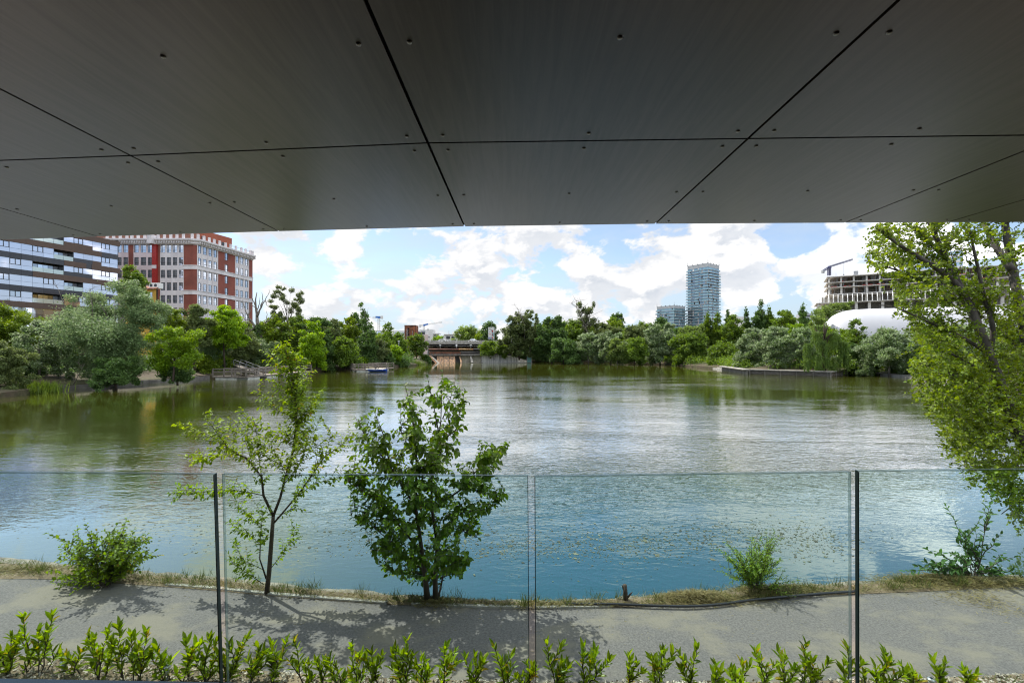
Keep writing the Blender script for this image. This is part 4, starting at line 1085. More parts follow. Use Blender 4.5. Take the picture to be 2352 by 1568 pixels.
    # the lower crown is dense: extra hanging masses
for (x, y, n) in [(2150, 850, 55), (2180, 930, 60), (2240, 880, 60), (2260, 1000, 60), (2200, 990, 40), (2310, 1060, 45), (2330, 950, 50), (2120, 880, 30), (2290, 940, 50), (2330, 820, 40), (2340, 720, 30), (2140, 780, 30), (2060, 690, 26), (2040, 600, 22), (2010, 560, 24), (2090, 640, 22), (2300, 1120, 26), (2350, 1150, 26), (2230, 1060, 30), (2170, 680, 14), (2150, 540, 14)]:
    for k in range(int(n * 1.7)):
        c = W(x + rr.gauss(0, 32), y + rr.gauss(0, 28), dP + rr.gauss(.1, .8)) - base
        dr = Vector((rr.gauss(-.3, .5), rr.gauss(0, .5), rr.gauss(.2, .45))).normalized()
        tw2.append(curve_between(c - dr * .2, c + dr * .22, .05, 3, .05))
EDGE = [(430, 2040), (512, 2008), (560, 1988), (600, 1984), (640, 2035), (690, 2052), (740, 2080), (800, 2096), (900, 2088), (960, 2126), (1040, 2176), (1100, 2226), (1160, 2300), (1260, 2352)]
def crown_edge(p):
    q = p + base; k = F / q.y; x, y = CX + q.x * k, HY - (q.z - EYE) * k
    ys = [e[0] for e in EDGE]
    return x > float(np.interp(y, ys, [e[1] for e in EDGE])) + rr.gauss(0, 7)
tw = [c for c in tw if crown_edge(c[-1])]; tw2 = [c for c in tw2 if crown_edge(c[-1])]
link('trunk', g.mesh('trunk', 'bark_poplar', True), pop)
g = MB()
for p in tw: g.tube(p, [.012, .010, .008, .006, .004, .002], 4, cap=False)
for p in tw2: g.tube(p, [.004, .003, .002, .0015], 3, cap=False)
link('twigs', g.mesh('twigs', 'bark_grey', True), pop)
V = np.concatenate([shoots(tw, .062, .9, .055, droop=.25, side=0, start=.2, jit=.9, taper=0), shoots(tw2, .062, .9, .030, droop=.25, side=0, start=.0, jit=.9, taper=0)])
print('poplar leaves', len(V))
soup('crown', V, 'leaf_poplar', pop, 6)
# ------------------------------------------------------------------ trees round the lake
GL = 'trees along the left bank'; GR = 'trees along the right bank'; GF = 'trees behind the bridge'
T = far_tree
# left bank, near to far
T('tree', 'yellow-green tree at the extreme left edge before the dark apartment block', 'tree', 'yellow', -90, 84, 706, 830, 63, GL)
T('tree', 'pale olive bush-like tree low in the left corner by the water', 'tree', 'dull', -60, 52, 785, 905, 47, GL)
T('silver_willow', 'dusky grey-green tree left of the biggest willow', 'tree', 'silver', 34, 146, 735, 872, 56, GL)
T('silver_willow', 'biggest grey-green willow with billowing crown in front of the dark apartment block', 'tree', 'willow', 150, 378, 650, 880, 58, GL, dens=1.15,
  lobes=[(285, 690, 62, 40), (215, 705, 52, 38), (335, 715, 45, 38), (190, 760, 48, 42), (255, 765, 62, 48), (320, 775, 52, 45), (200, 815, 50, 42), (265, 825, 58, 40), (240, 790, 70, 60), (175, 720, 26, 24), (300, 665, 34, 20), (215, 850, 40, 25), (350, 750, 28, 40), (262, 770, 92, 78), (230, 700, 60, 40), (310, 720, 50, 50), (300, 800, 60, 50), (365, 790, 20, 40)], branches=8, lsize=1.2)
T('ivy_trunk', 'narrow dead trunk wrapped in dark ivy at the left of the biggest willow', 'tree', 'dark', 143, 168, 702, 800, 57.0, GL, lsize=.8)
T('tree', 'fresh green tree with a pointed double top before the red brick building', 'tree', 'mid', 281, 334, 613, 690, 84, GL)
T('tree', 'yellow-green tree between the biggest willow and the brick building', 'tree', 'yellow', 362, 420, 700, 790, 70, GL)
T('tree', 'vivid lime-green tree leaning over the left bank', 'tree', 'bright', 338, 456, 748, 872, 55, GL, lobes=[(375, 770, 28, 20), (425, 775, 34, 22), (395, 800, 48, 26), (360, 820, 30, 22), (430, 820, 32, 26), (395, 840, 38, 20)])
T('tree', 'olive-brown tree below the white four-window wall of the brick building', 'tree', 'dull', 408, 486, 699, 800, 74, GL)
T('tree', 'bright green round tree below the right part of the brick building', 'tree', 'bright', 472, 560, 702, 800, 78, GL)
T('sage_willow', 'soft sage-green willow above the left end of the longer dock', 'tree', 'willow', 452, 522, 745, 860, 80, GL, dens=1.1)
T('tree', 'grey-green spreading tree right of the sage willow', 'tree', 'dull', 490, 598, 732, 858, 86, GL, dens=1.1)
T('shrub', 'dark hanging shrub below the biggest willow at the water', 'shrub', 'dark', 222, 312, 820, 889, 54, GL)
T('shrub', 'dark green shrub under the lime-green tree at the water', 'shrub', 'dark', 376, 440, 835, 880, 56.5, GL)
T('shrub', 'yellowish shrub at the foot of the sage willow', 'shrub', 'yellow', 440, 515, 806, 862, 78.5, GL)
T('silver_willow', 'silvery willow behind the longer dock', 'tree', 'willow', 545, 645, 778, 858, 92, GL, dens=1.1)
T('tree', 'yellow-green tree behind the silvery willow and dock', 'tree', 'yellow', 598, 664, 722, 840, 98, GL)
T('tree', 'deep green tree rising behind the middle of the longer dock', 'tree', 'mid', 636, 712, 726, 850, 100, GL)
T('tree', 'tall rounded lime tree right of the longer dock', 'tree', 'bright', 684, 745, 735, 850, 94, GL)
T('tree', 'dark full tree between the two docks', 'tree', 'dark', 690, 765, 722, 852, 101, GL)
T('tree', 'dull grey-green tree above the gap between the docks', 'tree', 'dull', 742, 785, 732, 812, 108, GL)
T('tree', 'golden-green tree with a rounded top left of the leaning poplar', 'tree', 'yellow', 778, 828, 726, 810, 118, GL)
T('tree', 'dark distant tree just behind the golden-green one', 'tree', 'dark', 794, 832, 718, 780, 150, GL)
T('leaning_poplar', 'dark narrow poplar leaning to the left with a crooked tip', 'tree', 'darkpoplar', 822, 858, 694, 800, 116, GL, lobes=[(829, 704, 4, 10), (832, 718, 6, 12), (838, 735, 10, 14), (843, 752, 13, 14), (846, 770, 15, 15), (848, 788, 15, 15)])
T('tree', 'large round leafy bush above the shorter dock', 'tree', 'mid', 762, 824, 772, 850, 104, GL, dens=1.2)
T('tree', 'shadowy tree right of the leaning poplar above the shorter dock', 'tree', 'dark', 818, 868, 760, 842, 112, GL)
T('tree', 'dull green tree filling the gap behind the shorter dock', 'tree', 'dull', 850, 892, 778, 842, 118, GL)
T('poplar_tree', 'slim green tree right of the distant white crane mast', 'tree', 'mid', 874, 904, 741, 815, 140, GL)
T('tree', 'low green tree left of the rusty tower', 'tree', 'mid', 898, 934, 762, 812, 152, GL)
T('tree', 'leafy green tree standing before the rusty tower foot', 'tree', 'mid', 934, 980, 765, 822, 158, GL)
T('shrub', 'bright yellow-green shrub on the bank below the rusty tower', 'shrub', 'bright', 892, 925, 792, 838, 126, GL)
T('shrub', 'dark round shrub right of the shorter dock', 'shrub', 'dark', 872, 903, 806, 842, 120, GL)
T('shrub', 'dark low shrub between the bright shrub and the reeds', 'shrub', 'dark', 904, 940, 822, 842, 127, GL)
T('shrub', 'small dark round shrub beside the rust-red ramp of the weir', 'shrub', 'dark', 970, 990, 816, 838, 158, GL)
T('shrub', 'small lime shrub on the slope behind the shorter dock', 'shrub', 'bright', 824, 846, 820, 841, 110, GL)
T('hedge', 'clipped brownish hedge in front of the slim green tree', 'hedge', 'dull', 858, 896, 798, 812, 128, GL, trunk=False)
T('sparse_tree', 'tall airy tree with thin open crown against the clouds', 'tree', 'sparse', 616, 702, 650, 752, 104, GL, branches=11, lsize=.8, dens=1.3)
T('tree', 'small dark tree at the right corner of the brick building', 'tree', 'dark', 578, 612, 745, 800, 97, GL)
for k, (x0, x1, yt, d) in enumerate([(560, 640, 735, 125), (640, 720, 728, 135), (720, 800, 738, 150), (800, 880, 765, 170), (870, 935, 778, 190)]):
    T('tree', ['greenery behind the bare dead tree', 'greenery behind the tall airy tree', 'far green tree over the dark full tree', 'far tree behind the leaning poplar', 'far tree left of the rusty tower top'][k], 'tree', ('mid', 'yellow', 'dark', 'dull', 'mid')[k], x0, x1, yt, 815, d, GL)
# behind the bridge
T('tree', 'light green tree above the bridge, right of the low white house', 'tree', 'light', 1044, 1100, 748, 790, 215, GF)
T('conifer', 'small dark conifer above the bridge', 'tree', 'conifer', 1079, 1096, 746, 790, 235, GF)
T('tree', 'dark dense tree directly behind the advertising board', 'tree', 'dark', 1103, 1143, 738, 792, 205, GF)
T('shrub', 'bright bush above the bridge parapet beside the white house', 'shrub', 'bright', 992, 1020, 772, 790, 215, GF)
T('tree', 'yellow-green tree above the bridge parapet left of the advertising board', 'tree', 'yellow', 1088, 1116, 764, 792, 212, GF)
T('shrub', 'bright green bush hanging over the right end of the rusty pipes', 'shrub', 'mid', 1104, 1166, 783, 818, 168, GF)
# right bank
T('olive_tree', 'dull olive tree with pale bare boughs right of the advertising board', 'tree', 'dull', 1150, 1236, 716, 817, 164, GR, branches=14)
T('tree', 'tall feathery dark tree top behind the olive tree', 'tree', 'sparse', 1196, 1240, 706, 780, 168, GR, dens=2.2)
T('tree', 'big dark blue-green tree left of the half-dead tall tree', 'tree', 'dark', 1226, 1308, 724, 836, 160, GR, dens=1.1)
T('tree', 'dark low tree at the water left of the silver poplars', 'tree', 'dark', 1260, 1330, 775, 835, 152, GR)
T('tree', 'bright green rounded tree behind the blue-green tree', 'tree', 'mid', 1294, 1340, 732, 800, 172, GR)
T('half_dead_tree', 'tallest ragged tree with bare dead branches on its left side', 'tree', 'dull', 1322, 1372, 690, 800, 174, GR, branches=12, lobes=[(1334, 700, 8, 10), (1340, 718, 14, 12), (1355, 712, 9, 9), (1362, 700, 5, 8), (1348, 738, 20, 14), (1345, 760, 22, 18), (1365, 742, 12, 14)])
T('tree', 'dark rounded tree on the skyline before the low glass block', 'tree', 'dark', 1397, 1438, 718, 780, 205, GR)
T('tree', 'yellow-green tree just below the dark rounded skyline tree', 'tree', 'yellow', 1392, 1432, 729, 790, 185, GR)
T('tree', 'brownish green tree right of the half-dead tall tree', 'tree', 'dull', 1364, 1400, 738, 800, 180, GR)
T('silver_poplar', 'first silvery poplar at the water, leftmost of the silver trees', 'tree', 'silver', 1320, 1384, 762, 835, 152, GR, dens=1.1)
T('silver_poplar', 'pale silver-green poplar bulging over the water below the yellow-green tree', 'tree', 'silver', 1370, 1436, 760, 836, 147, GR)
T('tree', 'bright green low tree in front of the silver poplars', 'tree', 'mid', 1428, 1486, 774, 836, 141, GR)
T('tree', 'light olive tree right of the pale silver-green poplar', 'tree', 'light', 1396, 1440, 778, 836, 142, GR)
T('tree', 'olive-green tree behind the bright low tree', 'tree', 'dull', 1434, 1488, 744, 800, 163, GR)
T('silver_poplar', 'large silver poplar below the low glass block', 'tree', 'silver', 1476, 1556, 742, 836, 143, GR, dens=1.1)
T('tree', 'dark tree cutting into the foot of the low glass block', 'tree', 'dark', 1504, 1536, 728, 770, 220, GR)
T('tree', 'mid-green spreading tree below the glass tower at the low wall', 'tree', 'mid', 1546, 1632, 760, 838, 132, GR)
T('tree', 'light green tree behind the spreading tree below the tower', 'tree', 'light', 1556, 1622, 744, 800, 150, GR)
T('poplar_tree', 'left one of two pointed poplars in front of the glass tower', 'tree', 'poplar', 1610, 1640, 719, 795, 150, GR)
T('poplar_tree', 'right one of two pointed poplars in front of the glass tower', 'tree', 'poplar', 1634, 1662, 716, 800, 148, GR)
T('tree', 'rounded green tree between the glass tower and the dark poplars', 'tree', 'mid', 1658, 1710, 722, 810, 142, GR)
T('poplar_tree', 'slim pointed tree behind the rounded green tree right of the tower', 'tree', 'darkpoplar', 1664, 1682, 712, 780, 150, GR)
T('poplar_tree', 'dark slim poplar at the left of the tall dark poplar group', 'tree', 'darkpoplar', 1706, 1726, 706, 790, 146, GR)
T('poplar_tree', 'tallest dark poplar of the group right of the glass tower', 'tree', 'darkpoplar', 1724, 1768, 694, 800, 144, GR, dens=1.2)
T('poplar_tree', 'dark poplar just right of the tallest one', 'tree', 'poplar', 1752, 1786, 706, 800, 143, GR)
T('tree', 'low dark green tree at the quay end below the pointed poplars', 'tree', 'mid', 1626, 1694, 784, 842, 118, GR)
T('silver_poplar', 'wide silver poplar at the left end of the quay', 'tree', 'silver', 1690, 1772, 752, 852, 98, GR, dens=1.15)
T('tree', 'green tree right of the dark poplar group', 'tree', 'mid', 1776, 1832, 710, 790, 125, GR)
T('poplar_tree', 'lone dark pointed poplar before the construction site', 'tree', 'darkpoplar', 1828, 1858, 699, 780, 128, GR)
T('willow_tree', 'pale fresh willow standing before the unfinished building', 'tree', 'light', 1882, 1956, 688, 770, 145, GR, lobes=[(1905, 720, 24, 26), (1935, 703, 18, 12), (1915, 702, 16, 12), (1890, 745, 14, 20), (1945, 700, 10, 8)])
T('tree', 'light green tree left of the white dome', 'tree', 'light', 1862, 1896, 708, 790, 120, GR)
T('silver_poplar', 'broad silver poplar behind the middle of the quay', 'tree', 'silver', 1740, 1822, 748, 854, 91, GR, dens=1.1)
T('tree', 'lime-green tree among the silver poplars behind the quay', 'tree', 'bright', 1800, 1846, 742, 800, 98, GR)
T('silver_poplar', 'grey-green poplar left of the weeping willow', 'tree', 'silver', 1812, 1874, 750, 856, 88, GR)
T('tree', 'green tree between the weeping willow and the poplar, below the dome', 'tree', 'mid', 1944, 1990, 731, 856, 87, GR)
T('tree', 'dull low tree behind the quay corner right of the weeping willow', 'tree', 'dark', 1945, 2010, 790, 860, 84, GR)
T('silver_poplar', 'silver poplar right of the quay, nearest the big leaning poplar', 'tree', 'silver', 1985, 2100, 752, 868, 79, GR, dens=1.1)
T('tree', 'green tree partly hidden behind the big leaning poplar', 'tree', 'mid', 2080, 2200, 735, 872, 78, GR)
T('silver_poplar', 'grey-green tree behind the big poplar trunk', 'tree', 'silver', 2180, 2300, 745, 880, 76, GR)
T('tree', 'green tree at the right edge behind the big poplar', 'tree', 'mid', 2280, 2420, 735, 890, 74, GR)
for k, (x0, x1, yt, d) in enumerate([(1225, 1310, 740, 190), (1300, 1400, 750, 200), (1440, 1520, 742, 200), (1520, 1600, 750, 190), (1600, 1700, 752, 175), (1765, 1870, 735, 150), (1860, 1960, 752, 106)]):
    T('tree', ['green tree behind the big blue-green tree', 'green tree behind the half-dead tall tree', 'green tree on the skyline left of the low glass block', 'green tree at the foot of the glass tower', 'green tree hidden behind the two pointed poplars', 'green tree behind the lime-green one at the quay', 'green tree in front of the dome left end'][k], 'tree', ('mid', 'dull', 'mid', 'mid', 'light', 'mid', 'mid')[k], x0, x1, yt, 825, d, GR)

# a back row that closes the gaps along both banks
for (x0, x1, yt, d, sp, lab) in [
    (1180, 1250, 742, 178, 'dark', 'dark tree of the back row between the olive tree and the blue-green tree'),
    (1262, 1330, 738, 176, 'mid', 'green tree of the back row over the shoulder of the blue-green tree'),
    (1336, 1396, 742, 186, 'mid', 'green back-row tree under the half-dead tree'),
    (1376, 1440, 746, 176, 'dull', 'grey-green back-row tree behind the pale silver-green poplar'),
    (1420, 1480, 752, 172, 'mid', 'green back-row tree left of the low glass block'),
    (1474, 1530, 748, 168, 'light', 'light green back-row tree under the low glass block'),
    (1528, 1584, 752, 160, 'dark', 'dark back-row tree between the two glass buildings'),
    (1640, 1700, 744, 156, 'mid', 'green back-row tree right of the two pointed poplars'),
    (1690, 1740, 740, 152, 'light', 'light green back-row tree at the foot of the slim dark poplar'),
    (1772, 1830, 728, 138, 'mid', 'fresh green back-row tree beside the tall dark poplars'),
    (1826, 1884, 738, 132, 'light', 'light back-row tree below the lone dark poplar'),
    (540, 600, 748, 112, 'dark', 'dark back-row tree under the bare dead tree'),
    (650, 712, 742, 116, 'yellow', 'yellow-green back-row tree below the tall airy tree'),
    (725, 790, 752, 122, 'mid', 'green back-row tree left of the golden-green tree'),
    (842, 900, 764, 132, 'mid', 'green back-row tree right of the leaning poplar'),
    (400, 470, 742, 84, 'mid', 'green back-row tree between the lime-green tree and the brick wall'),
    (90, 170, 745, 68, 'mid', 'green back-row tree below the dark apartment block')]:
    T('tree', lab, 'tree', sp, x0, x1, yt, 826, d, GR if x0 > 1000 else GL)

# low growth between the trunks
def undergrowth(name, pts, mat, n, hgt, back):
    P = resample(pts, 200); Ls = []
    rr = random.Random(len(pts))
    for k in range(90):
        p = P[rr.randrange(200)]; d = (p - CEN); d.z = 0; d.normalize()
        q = p + d * rr.uniform(*back); h = hgt * rr.uniform(.5, 1.2); w = rr.uniform(1.5, 3.6)
        Ls.append(((q.x, q.y, .3 + h * .35), (w, w, h * .6)))
    tag(soup(name, crown(Ls, n, .36, clump=.5), mat), kind='stuff')
undergrowth('undergrowth', [GW(*p) for p in ((-20, 906), (120, 890), (300, 878), (482, 864))], 'leaf_dark', 30000, 2.8, (4.0, 11))
undergrowth('undergrowth', [GW(*p) for p in ((482, 864), (640, 856), (716, 852), (815, 850), (905, 843), (950, 839))], 'leaf_dark', 26000, 2.6, (1.5, 9))
undergrowth('undergrowth', [GW(*p) for p in ((1222, 832), (1375, 833.2), (1528, 838))], 'leaf_dark', 22000, 3.4, (.3, 6))
undergrowth('undergrowth', [GW(*p) for p in ((1528, 838), (1664, 848), (1722, 858), (1908, 863), (1971, 859), (2089, 868), (2200, 878))], 'leaf_mid', 32000, 2.6, (1.6, 9))

# weeping willow with hanging curtains
d = 82; loc = W(1893, 858, d); loc.z = .1
ww = thing('weeping_willow', 'weeping willow trailing long curtains of leaves to the quay edge', 'tree', loc, GR)
rr = random.Random(2); V = []; px = d / F
P = []; D = []; caps = []
TIERS = [(1893, 748, 15, 42), (1872, 764, 12, 46), (1912, 766, 11, 44), (1884, 784, 11, 44), (1852, 790, 8, 52), (1928, 786, 10, 48), (1905, 800, 10, 40), (1866, 812, 10, 38), (1888, 824, 11, 28), (1918, 822, 9, 30), (1848, 826, 7, 26), (1936, 816, 7, 34), (1876, 838, 8, 16), (1906, 838, 9, 16)]
for (x, y, r, ln) in TIERS:
    yy = rr.uniform(-1.2, 1.2); c0 = W(x, y, d) - loc; c0.y = yy; R_ = r * px
    caps.append(((c0.x, yy, c0.z - R_ * .1), (R_ * .8, R_ * .8, R_ * .38)))
    for k in range(62):
        a = rr.uniform(0, 6.28); q = rr.uniform(.45, 1.0)
        top = c0 + Vector((math.cos(a) * R_ * q, math.sin(a) * R_ * q, -R_ * .45 * q * q))
        L = min(ln * px * rr.uniform(.55, 1.1) * (.75 + .35 * math.sin(a * 3 + x)), top.z - .15)
        m = max(1, int(L / .12)); ph = rr.uniform(0, 6)
        for i in range(m):
            P.append((top.x + .06 * math.sin(i * .35 + ph) + rr.gauss(0, .03), top.y + rr.gauss(0, .04), top.z - i * .12)); D.append((rr.gauss(0, .3), rr.gauss(0, .3), -1))
P = np.array(P); D = np.array(D)
V = leaves4(P, D, nrm(R.normal(size=(len(P), 3)) + np.array([0, -.5, .4])), R.uniform(.22, .42, len(P)), R.uniform(.06, .11, len(P)))
V2 = crown(caps, 5200, .26, droop=.9, asp=.3)
soup('crown', np.concatenate([V, V2]), 'leaf_weeping', ww)
g = MB(); limbs(g, (0, 0, 0), (0, 0, 7.5), (2.4, 2, 2.5), 8, .28, 3); link('trunk', g.mesh('trunk', 'bark_brown', True), ww)

# bare dead tree
d = 96; loc = W(600, 778, d); loc.z = .8
dt = thing('dead_tree', 'bare dead tree with ivy on its lower trunk right of the brick building', 'tree', loc, GL)
def Z2(pts): return [(546 + x * .2679, 588 + y * .2679) for x, y in pts]
g = MB()
for (pts, r0, r1, dep) in [([(200, 745), (188, 660), (170, 590), (160, 480), (150, 400), (165, 310)], .42, .05, .3), ([(178, 620), (130, 590), (90, 520), (60, 440)], .22, .04, -.8), ([(165, 520), (200, 440), (235, 380), (262, 330)], .18, .03, .6), ([(185, 640), (240, 580), (280, 530), (315, 480)], .2, .03, 1.0), ([(150, 420), (120, 360), (105, 320)], .1, .02, -.4), ([(90, 520), (110, 440), (120, 390)], .1, .02, .4), ([(200, 440), (215, 360), (205, 310)], .1, .02, .4), ([(235, 380), (250, 420), (275, 440)], .07, .02, .4), ([(110, 555), (60, 540), (30, 480)], .09, .02, -.3), ([(170, 590), (110, 640), (40, 660), (10, 690)], .12, .02, .2), ([(160, 480), (185, 420), (190, 350)], .09, .02, .5), ([(155, 440), (130, 430), (95, 400)], .08, .02, .5), ([(240, 580), (250, 520), (245, 470)], .08, .02, .4), ([(60, 440), (40, 400), (45, 360)], .06, .02, .2), ([(262, 330), (275, 300), (270, 285)], .04, .015, .1), ([(280, 530), (300, 540), (330, 500)], .05, .015, .1)]:
    P = resample(path2(Z2(pts), loc, d, dep), 8)
    P = [p + Vector(R.normal(size=3)) * .08 * (0 < k < 7) for k, p in enumerate(P)]
    g.tube(P, [1.5 * (r0 + (r1 - r0) * (k / 7) ** .8) for k in range(8)], 6)
link('trunk', g.mesh('trunk', 'bark_grey', True), dt)
p0 = path2(Z2([(192, 690), (178, 610)]), loc, d)
soup('ivy', crown([((p0[0].x, 0, p0[0].z), (1.0, 1.0, 1.6)), ((p0[1].x, 0, p0[1].z), (.7, .7, 1.2)), ((p0[0].x + .3, 0, p0[0].z - 2), (1.2, 1.2, 1.5))], 2600, .26), 'leaf_dark', dt)
# dead twigs above the ivy trunk and inside the half-dead tree
def bare(name, label, x0, y0, x1, y1, d, n, r, grp, spread):
    loc = W(x0, y0, d); loc.z = max(.5, min(loc.z, 8))
    o = thing(name, label, 'tree', loc, grp); g = MB(); rr = random.Random(int(x0))
    b = W(x0, y0, d) - loc; tp = W(x1, y1, d) - loc
    base0 = Vector((b.x, 0, -.4))
    g.tube([base0, b, b.lerp(tp, .5), tp], [r * 1.6, r, r * .6, r * .15], 6)
    L = (tp - b).length
    for k in range(n):
        s = b.lerp(tp, rr.uniform(0, .9)); e = s + Vector((rr.gauss(0, spread), rr.gauss(0, spread), rr.uniform(.3, 1))) * L * rr.uniform(.2, .5)
        mid_ = s.lerp(e, .5) + Vector((rr.gauss(0, .08), 0, .05)) * L
        g.tube([s, mid_, e], [r * .5, r * .3, r * .1], 4)
        for q in range(2):
            e2 = mid_ + Vector((rr.gauss(0, spread), rr.gauss(0, .3), rr.uniform(.1, .8))) * L * .25
            g.tube([mid_, e2], [r * .25, r * .08], 4)
    link('trunk', g.mesh('trunk', 'bark_grey', True), o)
bare('dead_sapling', 'thin dead branches rising above the ivy-wrapped trunk', 152, 712, 130, 655, 57.2, 9, .05, GL, .5)
bare('dead_sapling', 'bare forked twigs poking out of the top of the biggest willow', 212, 700, 205, 662, 56.5, 8, .05, GL, .8)
bare('dead_tree', 'pale leafless branches left of the half-dead tall tree top', 1352, 770, 1322, 696, 171, 14, .22, GR, .6)
bare('dead_tree', 'pale leafless twigs above the olive tree', 1205, 745, 1188, 706, 162, 14, .12, GR, .7)
bare('dead_sapling', 'pale fallen leaning branch over the bank below the biggest willow', 168, 884, 196, 832, 53, 6, .05, GL, .5)

# reeds and bank plants
def reeds(label, x, y, d, wpx, hpx, n, grp='reeds at the water edge'):
    loc = W(x, y, d); o = thing('reeds', label, 'reeds', loc, grp)
    px = d / F; P = np.stack([R.normal(size=n) * wpx * px * .4, R.normal(size=n) * .7, np.full(n, -.2)], 1)
    D = np.stack([R.normal(size=n) * .22, R.normal(size=n) * .22, np.ones(n)], 1)
    L = hpx * px * R.uniform(.55, 1.15, n)
    V = leaves4(P, D, nrm(R.normal(size=(n, 3)) + np.array([0, -.6, .2])), L, R.uniform(.04, .09, n))
    soup('blades', V, 'leaf_reed', o)
reeds('tall bright reeds at the water edge in the left corner', 82, 906, 49, 50, 36, 1500)
reeds('short reeds in front of the small tree at the far left', 38, 905, 48, 34, 20, 700)
reeds('light reeds on the far bank left of the weir', 948, 840, 140, 32, 16, 700)
# ------------------------------------------------------------------ dark banded apartment block, left
GZ = 1.0
o = thing('apartment_building', 'apartment block with brown and charcoal bands, mirrored glazing and recessed balconies', 'building', (-100, 115.5, GZ))
org = o.location
fd = Vector((-6.4, -21, 0)).normalized()      # along the facade, towards the viewer
fn = Vector((-fd.y, fd.x, 0))                  # outwards, over the lake
if fn.x < 0: fn = -fn
P0 = Vector((-100, 115.5, 0)); CW = 1.86; NCELL = 16
def fp(s, z, outw=0.0): return P0 + fd * s + fn * outw + Vector((0, 0, z))
ZB = [31.68 - 3.43 * k for k in range(10)]     # top of each band
BH = 1.24
g = MB(org)
g.obox(fp(-.0, GZ, -1.9), fd * (CW * NCELL + 4), fn * -16, Vector((0, 0, 32.0 - GZ)), 0)
g.obox(fp(0, GZ, -1.9), fd * .15, fn * 1.9, Vector((0, 0, 32 - GZ)), 0)
g.build('wall', 'dark_room', o)
ROWS = {0: 'GWG gwg OOO GWGGGWG', 1: 'GWg ddO OGWGGWGGWG', 2: 'GWG dxd OOOGWGGWG', 3: 'GWGG OO GWGGGWGGW', 4: 'GWGGWG OOOGWGGWGG', 5: 'GGGGGGGGGGGGGGGG', 6: 'GGGGGGGGGGGGGGGG', 7: 'GGGGGGGGGGGGGGGG'}
BANDS = {0: [(0, 16, 'b')], 1: [(0, 2, 'd'), (2, 16, 'b')], 2: [(0, 3.1, 'b'), (3.1, 3.7, 'd'), (3.7, 6, 'b'), (6, 16, 'd')], 3: [(0, .8, 'd'), (.8, 9, 'b'), (9, 16, 'd')], 4: [(0, 6, 'd'), (6, 16, 'd')], 5: [(0, 16, 'b')], 6: [(0, 16, 'b')], 7: [(0, 16, 'd')], 8: [(0, 16, 'b')]}
for k, segs in BANDS.items():
    for (a, b, c) in segs:
        g = MB(org); s0 = a * CW - (.35 if a == 0 else 0)
        if c == 'b':
            g.obox(fp(s0, ZB[k] - BH, -.3), fd * (b * CW - s0), fn * .48, Vector((0, 0, BH)))
        else:
            for q in range(int(math.ceil((b - a)))):
                sa = max(s0, (a + q) * CW); sb = min(b, a + q + 1) * CW
                g.obox(fp(sa + .012, ZB[k] - BH, -.3), fd * (sb - sa - .024), fn * .42, Vector((0, 0, BH)))
        g.build('cladding_band', 'clad_brown' if c == 'b' else 'clad_dark', o)
for k, row in ROWS.items():
    row = row.replace(' ', '').ljust(NCELL, 'G')[:NCELL]
    z1 = ZB[k] - BH; z0 = ZB[k + 1]; zm = z0 + (z1 - z0) * .42
    gl = MB(org); i = 0
    fr = MB(org)
    while i < NCELL:
        c = row[i]; s = i * CW
        if c == 'O':
            j = i
            while j < NCELL and row[j] == 'O': j += 1
            b = MB(org)
            e = j * CW
            b.obox(fp(s, z0 - .02, -1.88), fd * (e - s), fn * 1.85, Vector((0, 0, .06)), 0)
            b.obox(fp(s, z0, -1.86), fd * .12, fn * 1.8, Vector((0, 0, z1 - z0)), 0); b.obox(fp(e - .12, z0, -1.86), fd * .12, fn * 1.8, Vector((0, 0, z1 - z0)), 0)
            for q in range(int((e - s) / .9)):
                b.obox(fp(s + .2 + q * .9, z0 + .06, -1.84), fd * .82, fn * .05, Vector((0, 0, 1.95)), 1)
            bo = b.build('balcony', ['steel_dark', 'window_glass'], o)
            h = MB(org)
            for q in range(j - i): h.obox(fp(s + q * CW + .03, z0 + .05, -.06), fd * (CW - .06), fn * .02, Vector((0, 0, .95)))
            h.build('balustrade', 'balustrade_glass', bo)
            i = j; continue
        a, bq = s + .02, s + CW - .02
        low = 0 if c in 'GW' else None
        if c in 'GWgwdx':
            if low == 0: gl.obox(fp(a, z0, -.10), fd * (bq - a), fn * .1, Vector((0, 0, zm - z0 - .02)))
            else:
                cm = MB(org); cm.obox(fp(a - .02, z0, -.2), fd * CW, fn * (.34 if c in 'gw' else .31), Vector((0, 0, zm - z0))); cm.build('cladding_panel', 'clad_brown' if c in 'gw' else 'clad_dark', o)
            if c in 'Ggd': gl.obox(fp(a, zm + .02, -.10), fd * (bq - a), fn * .1, Vector((0, 0, z1 - zm - .02)))
            else:
                w = MB(org); H_ = z1 - zm
                for (u0, u1, v0, v1) in ((0, 1, 0, .07), (0, 1, .93, 1), (0, .05, .07, .93), (.95, 1, .07, .93), (.475, .525, .07, .93)):
                    w.obox(fp(a + (bq - a) * u0, zm + H_ * v0, -.12), fd * (bq - a) * (u1 - u0), fn * .16, Vector((0, 0, H_ * (v1 - v0))))
                wo = w.build('window', 'steel_dark', o)
                w = MB(org)
                for u0, u1 in ((.05, .475), (.525, .95)): w.obox(fp(a + (bq - a) * u0, zm + H_ * .07, -.12), fd * (bq - a) * (u1 - u0), fn * .09, Vector((0, 0, H_ * .86)))
                w.build('pane', 'mirror_glass' if k < 4 else 'window_glass', wo)
        i += 1
    gl.build('glazing', 'mirror_glass' if k < 5 else 'window_glass', o)
    fr.obox(fp(0, z0, -.25), fd * (CW * NCELL), fn * .12, Vector((0, 0, z1 - z0)))
    rowO = [i for i in range(NCELL) if row[i] == 'O']
    if not rowO: fr.build('spandrel', 'backing', o)

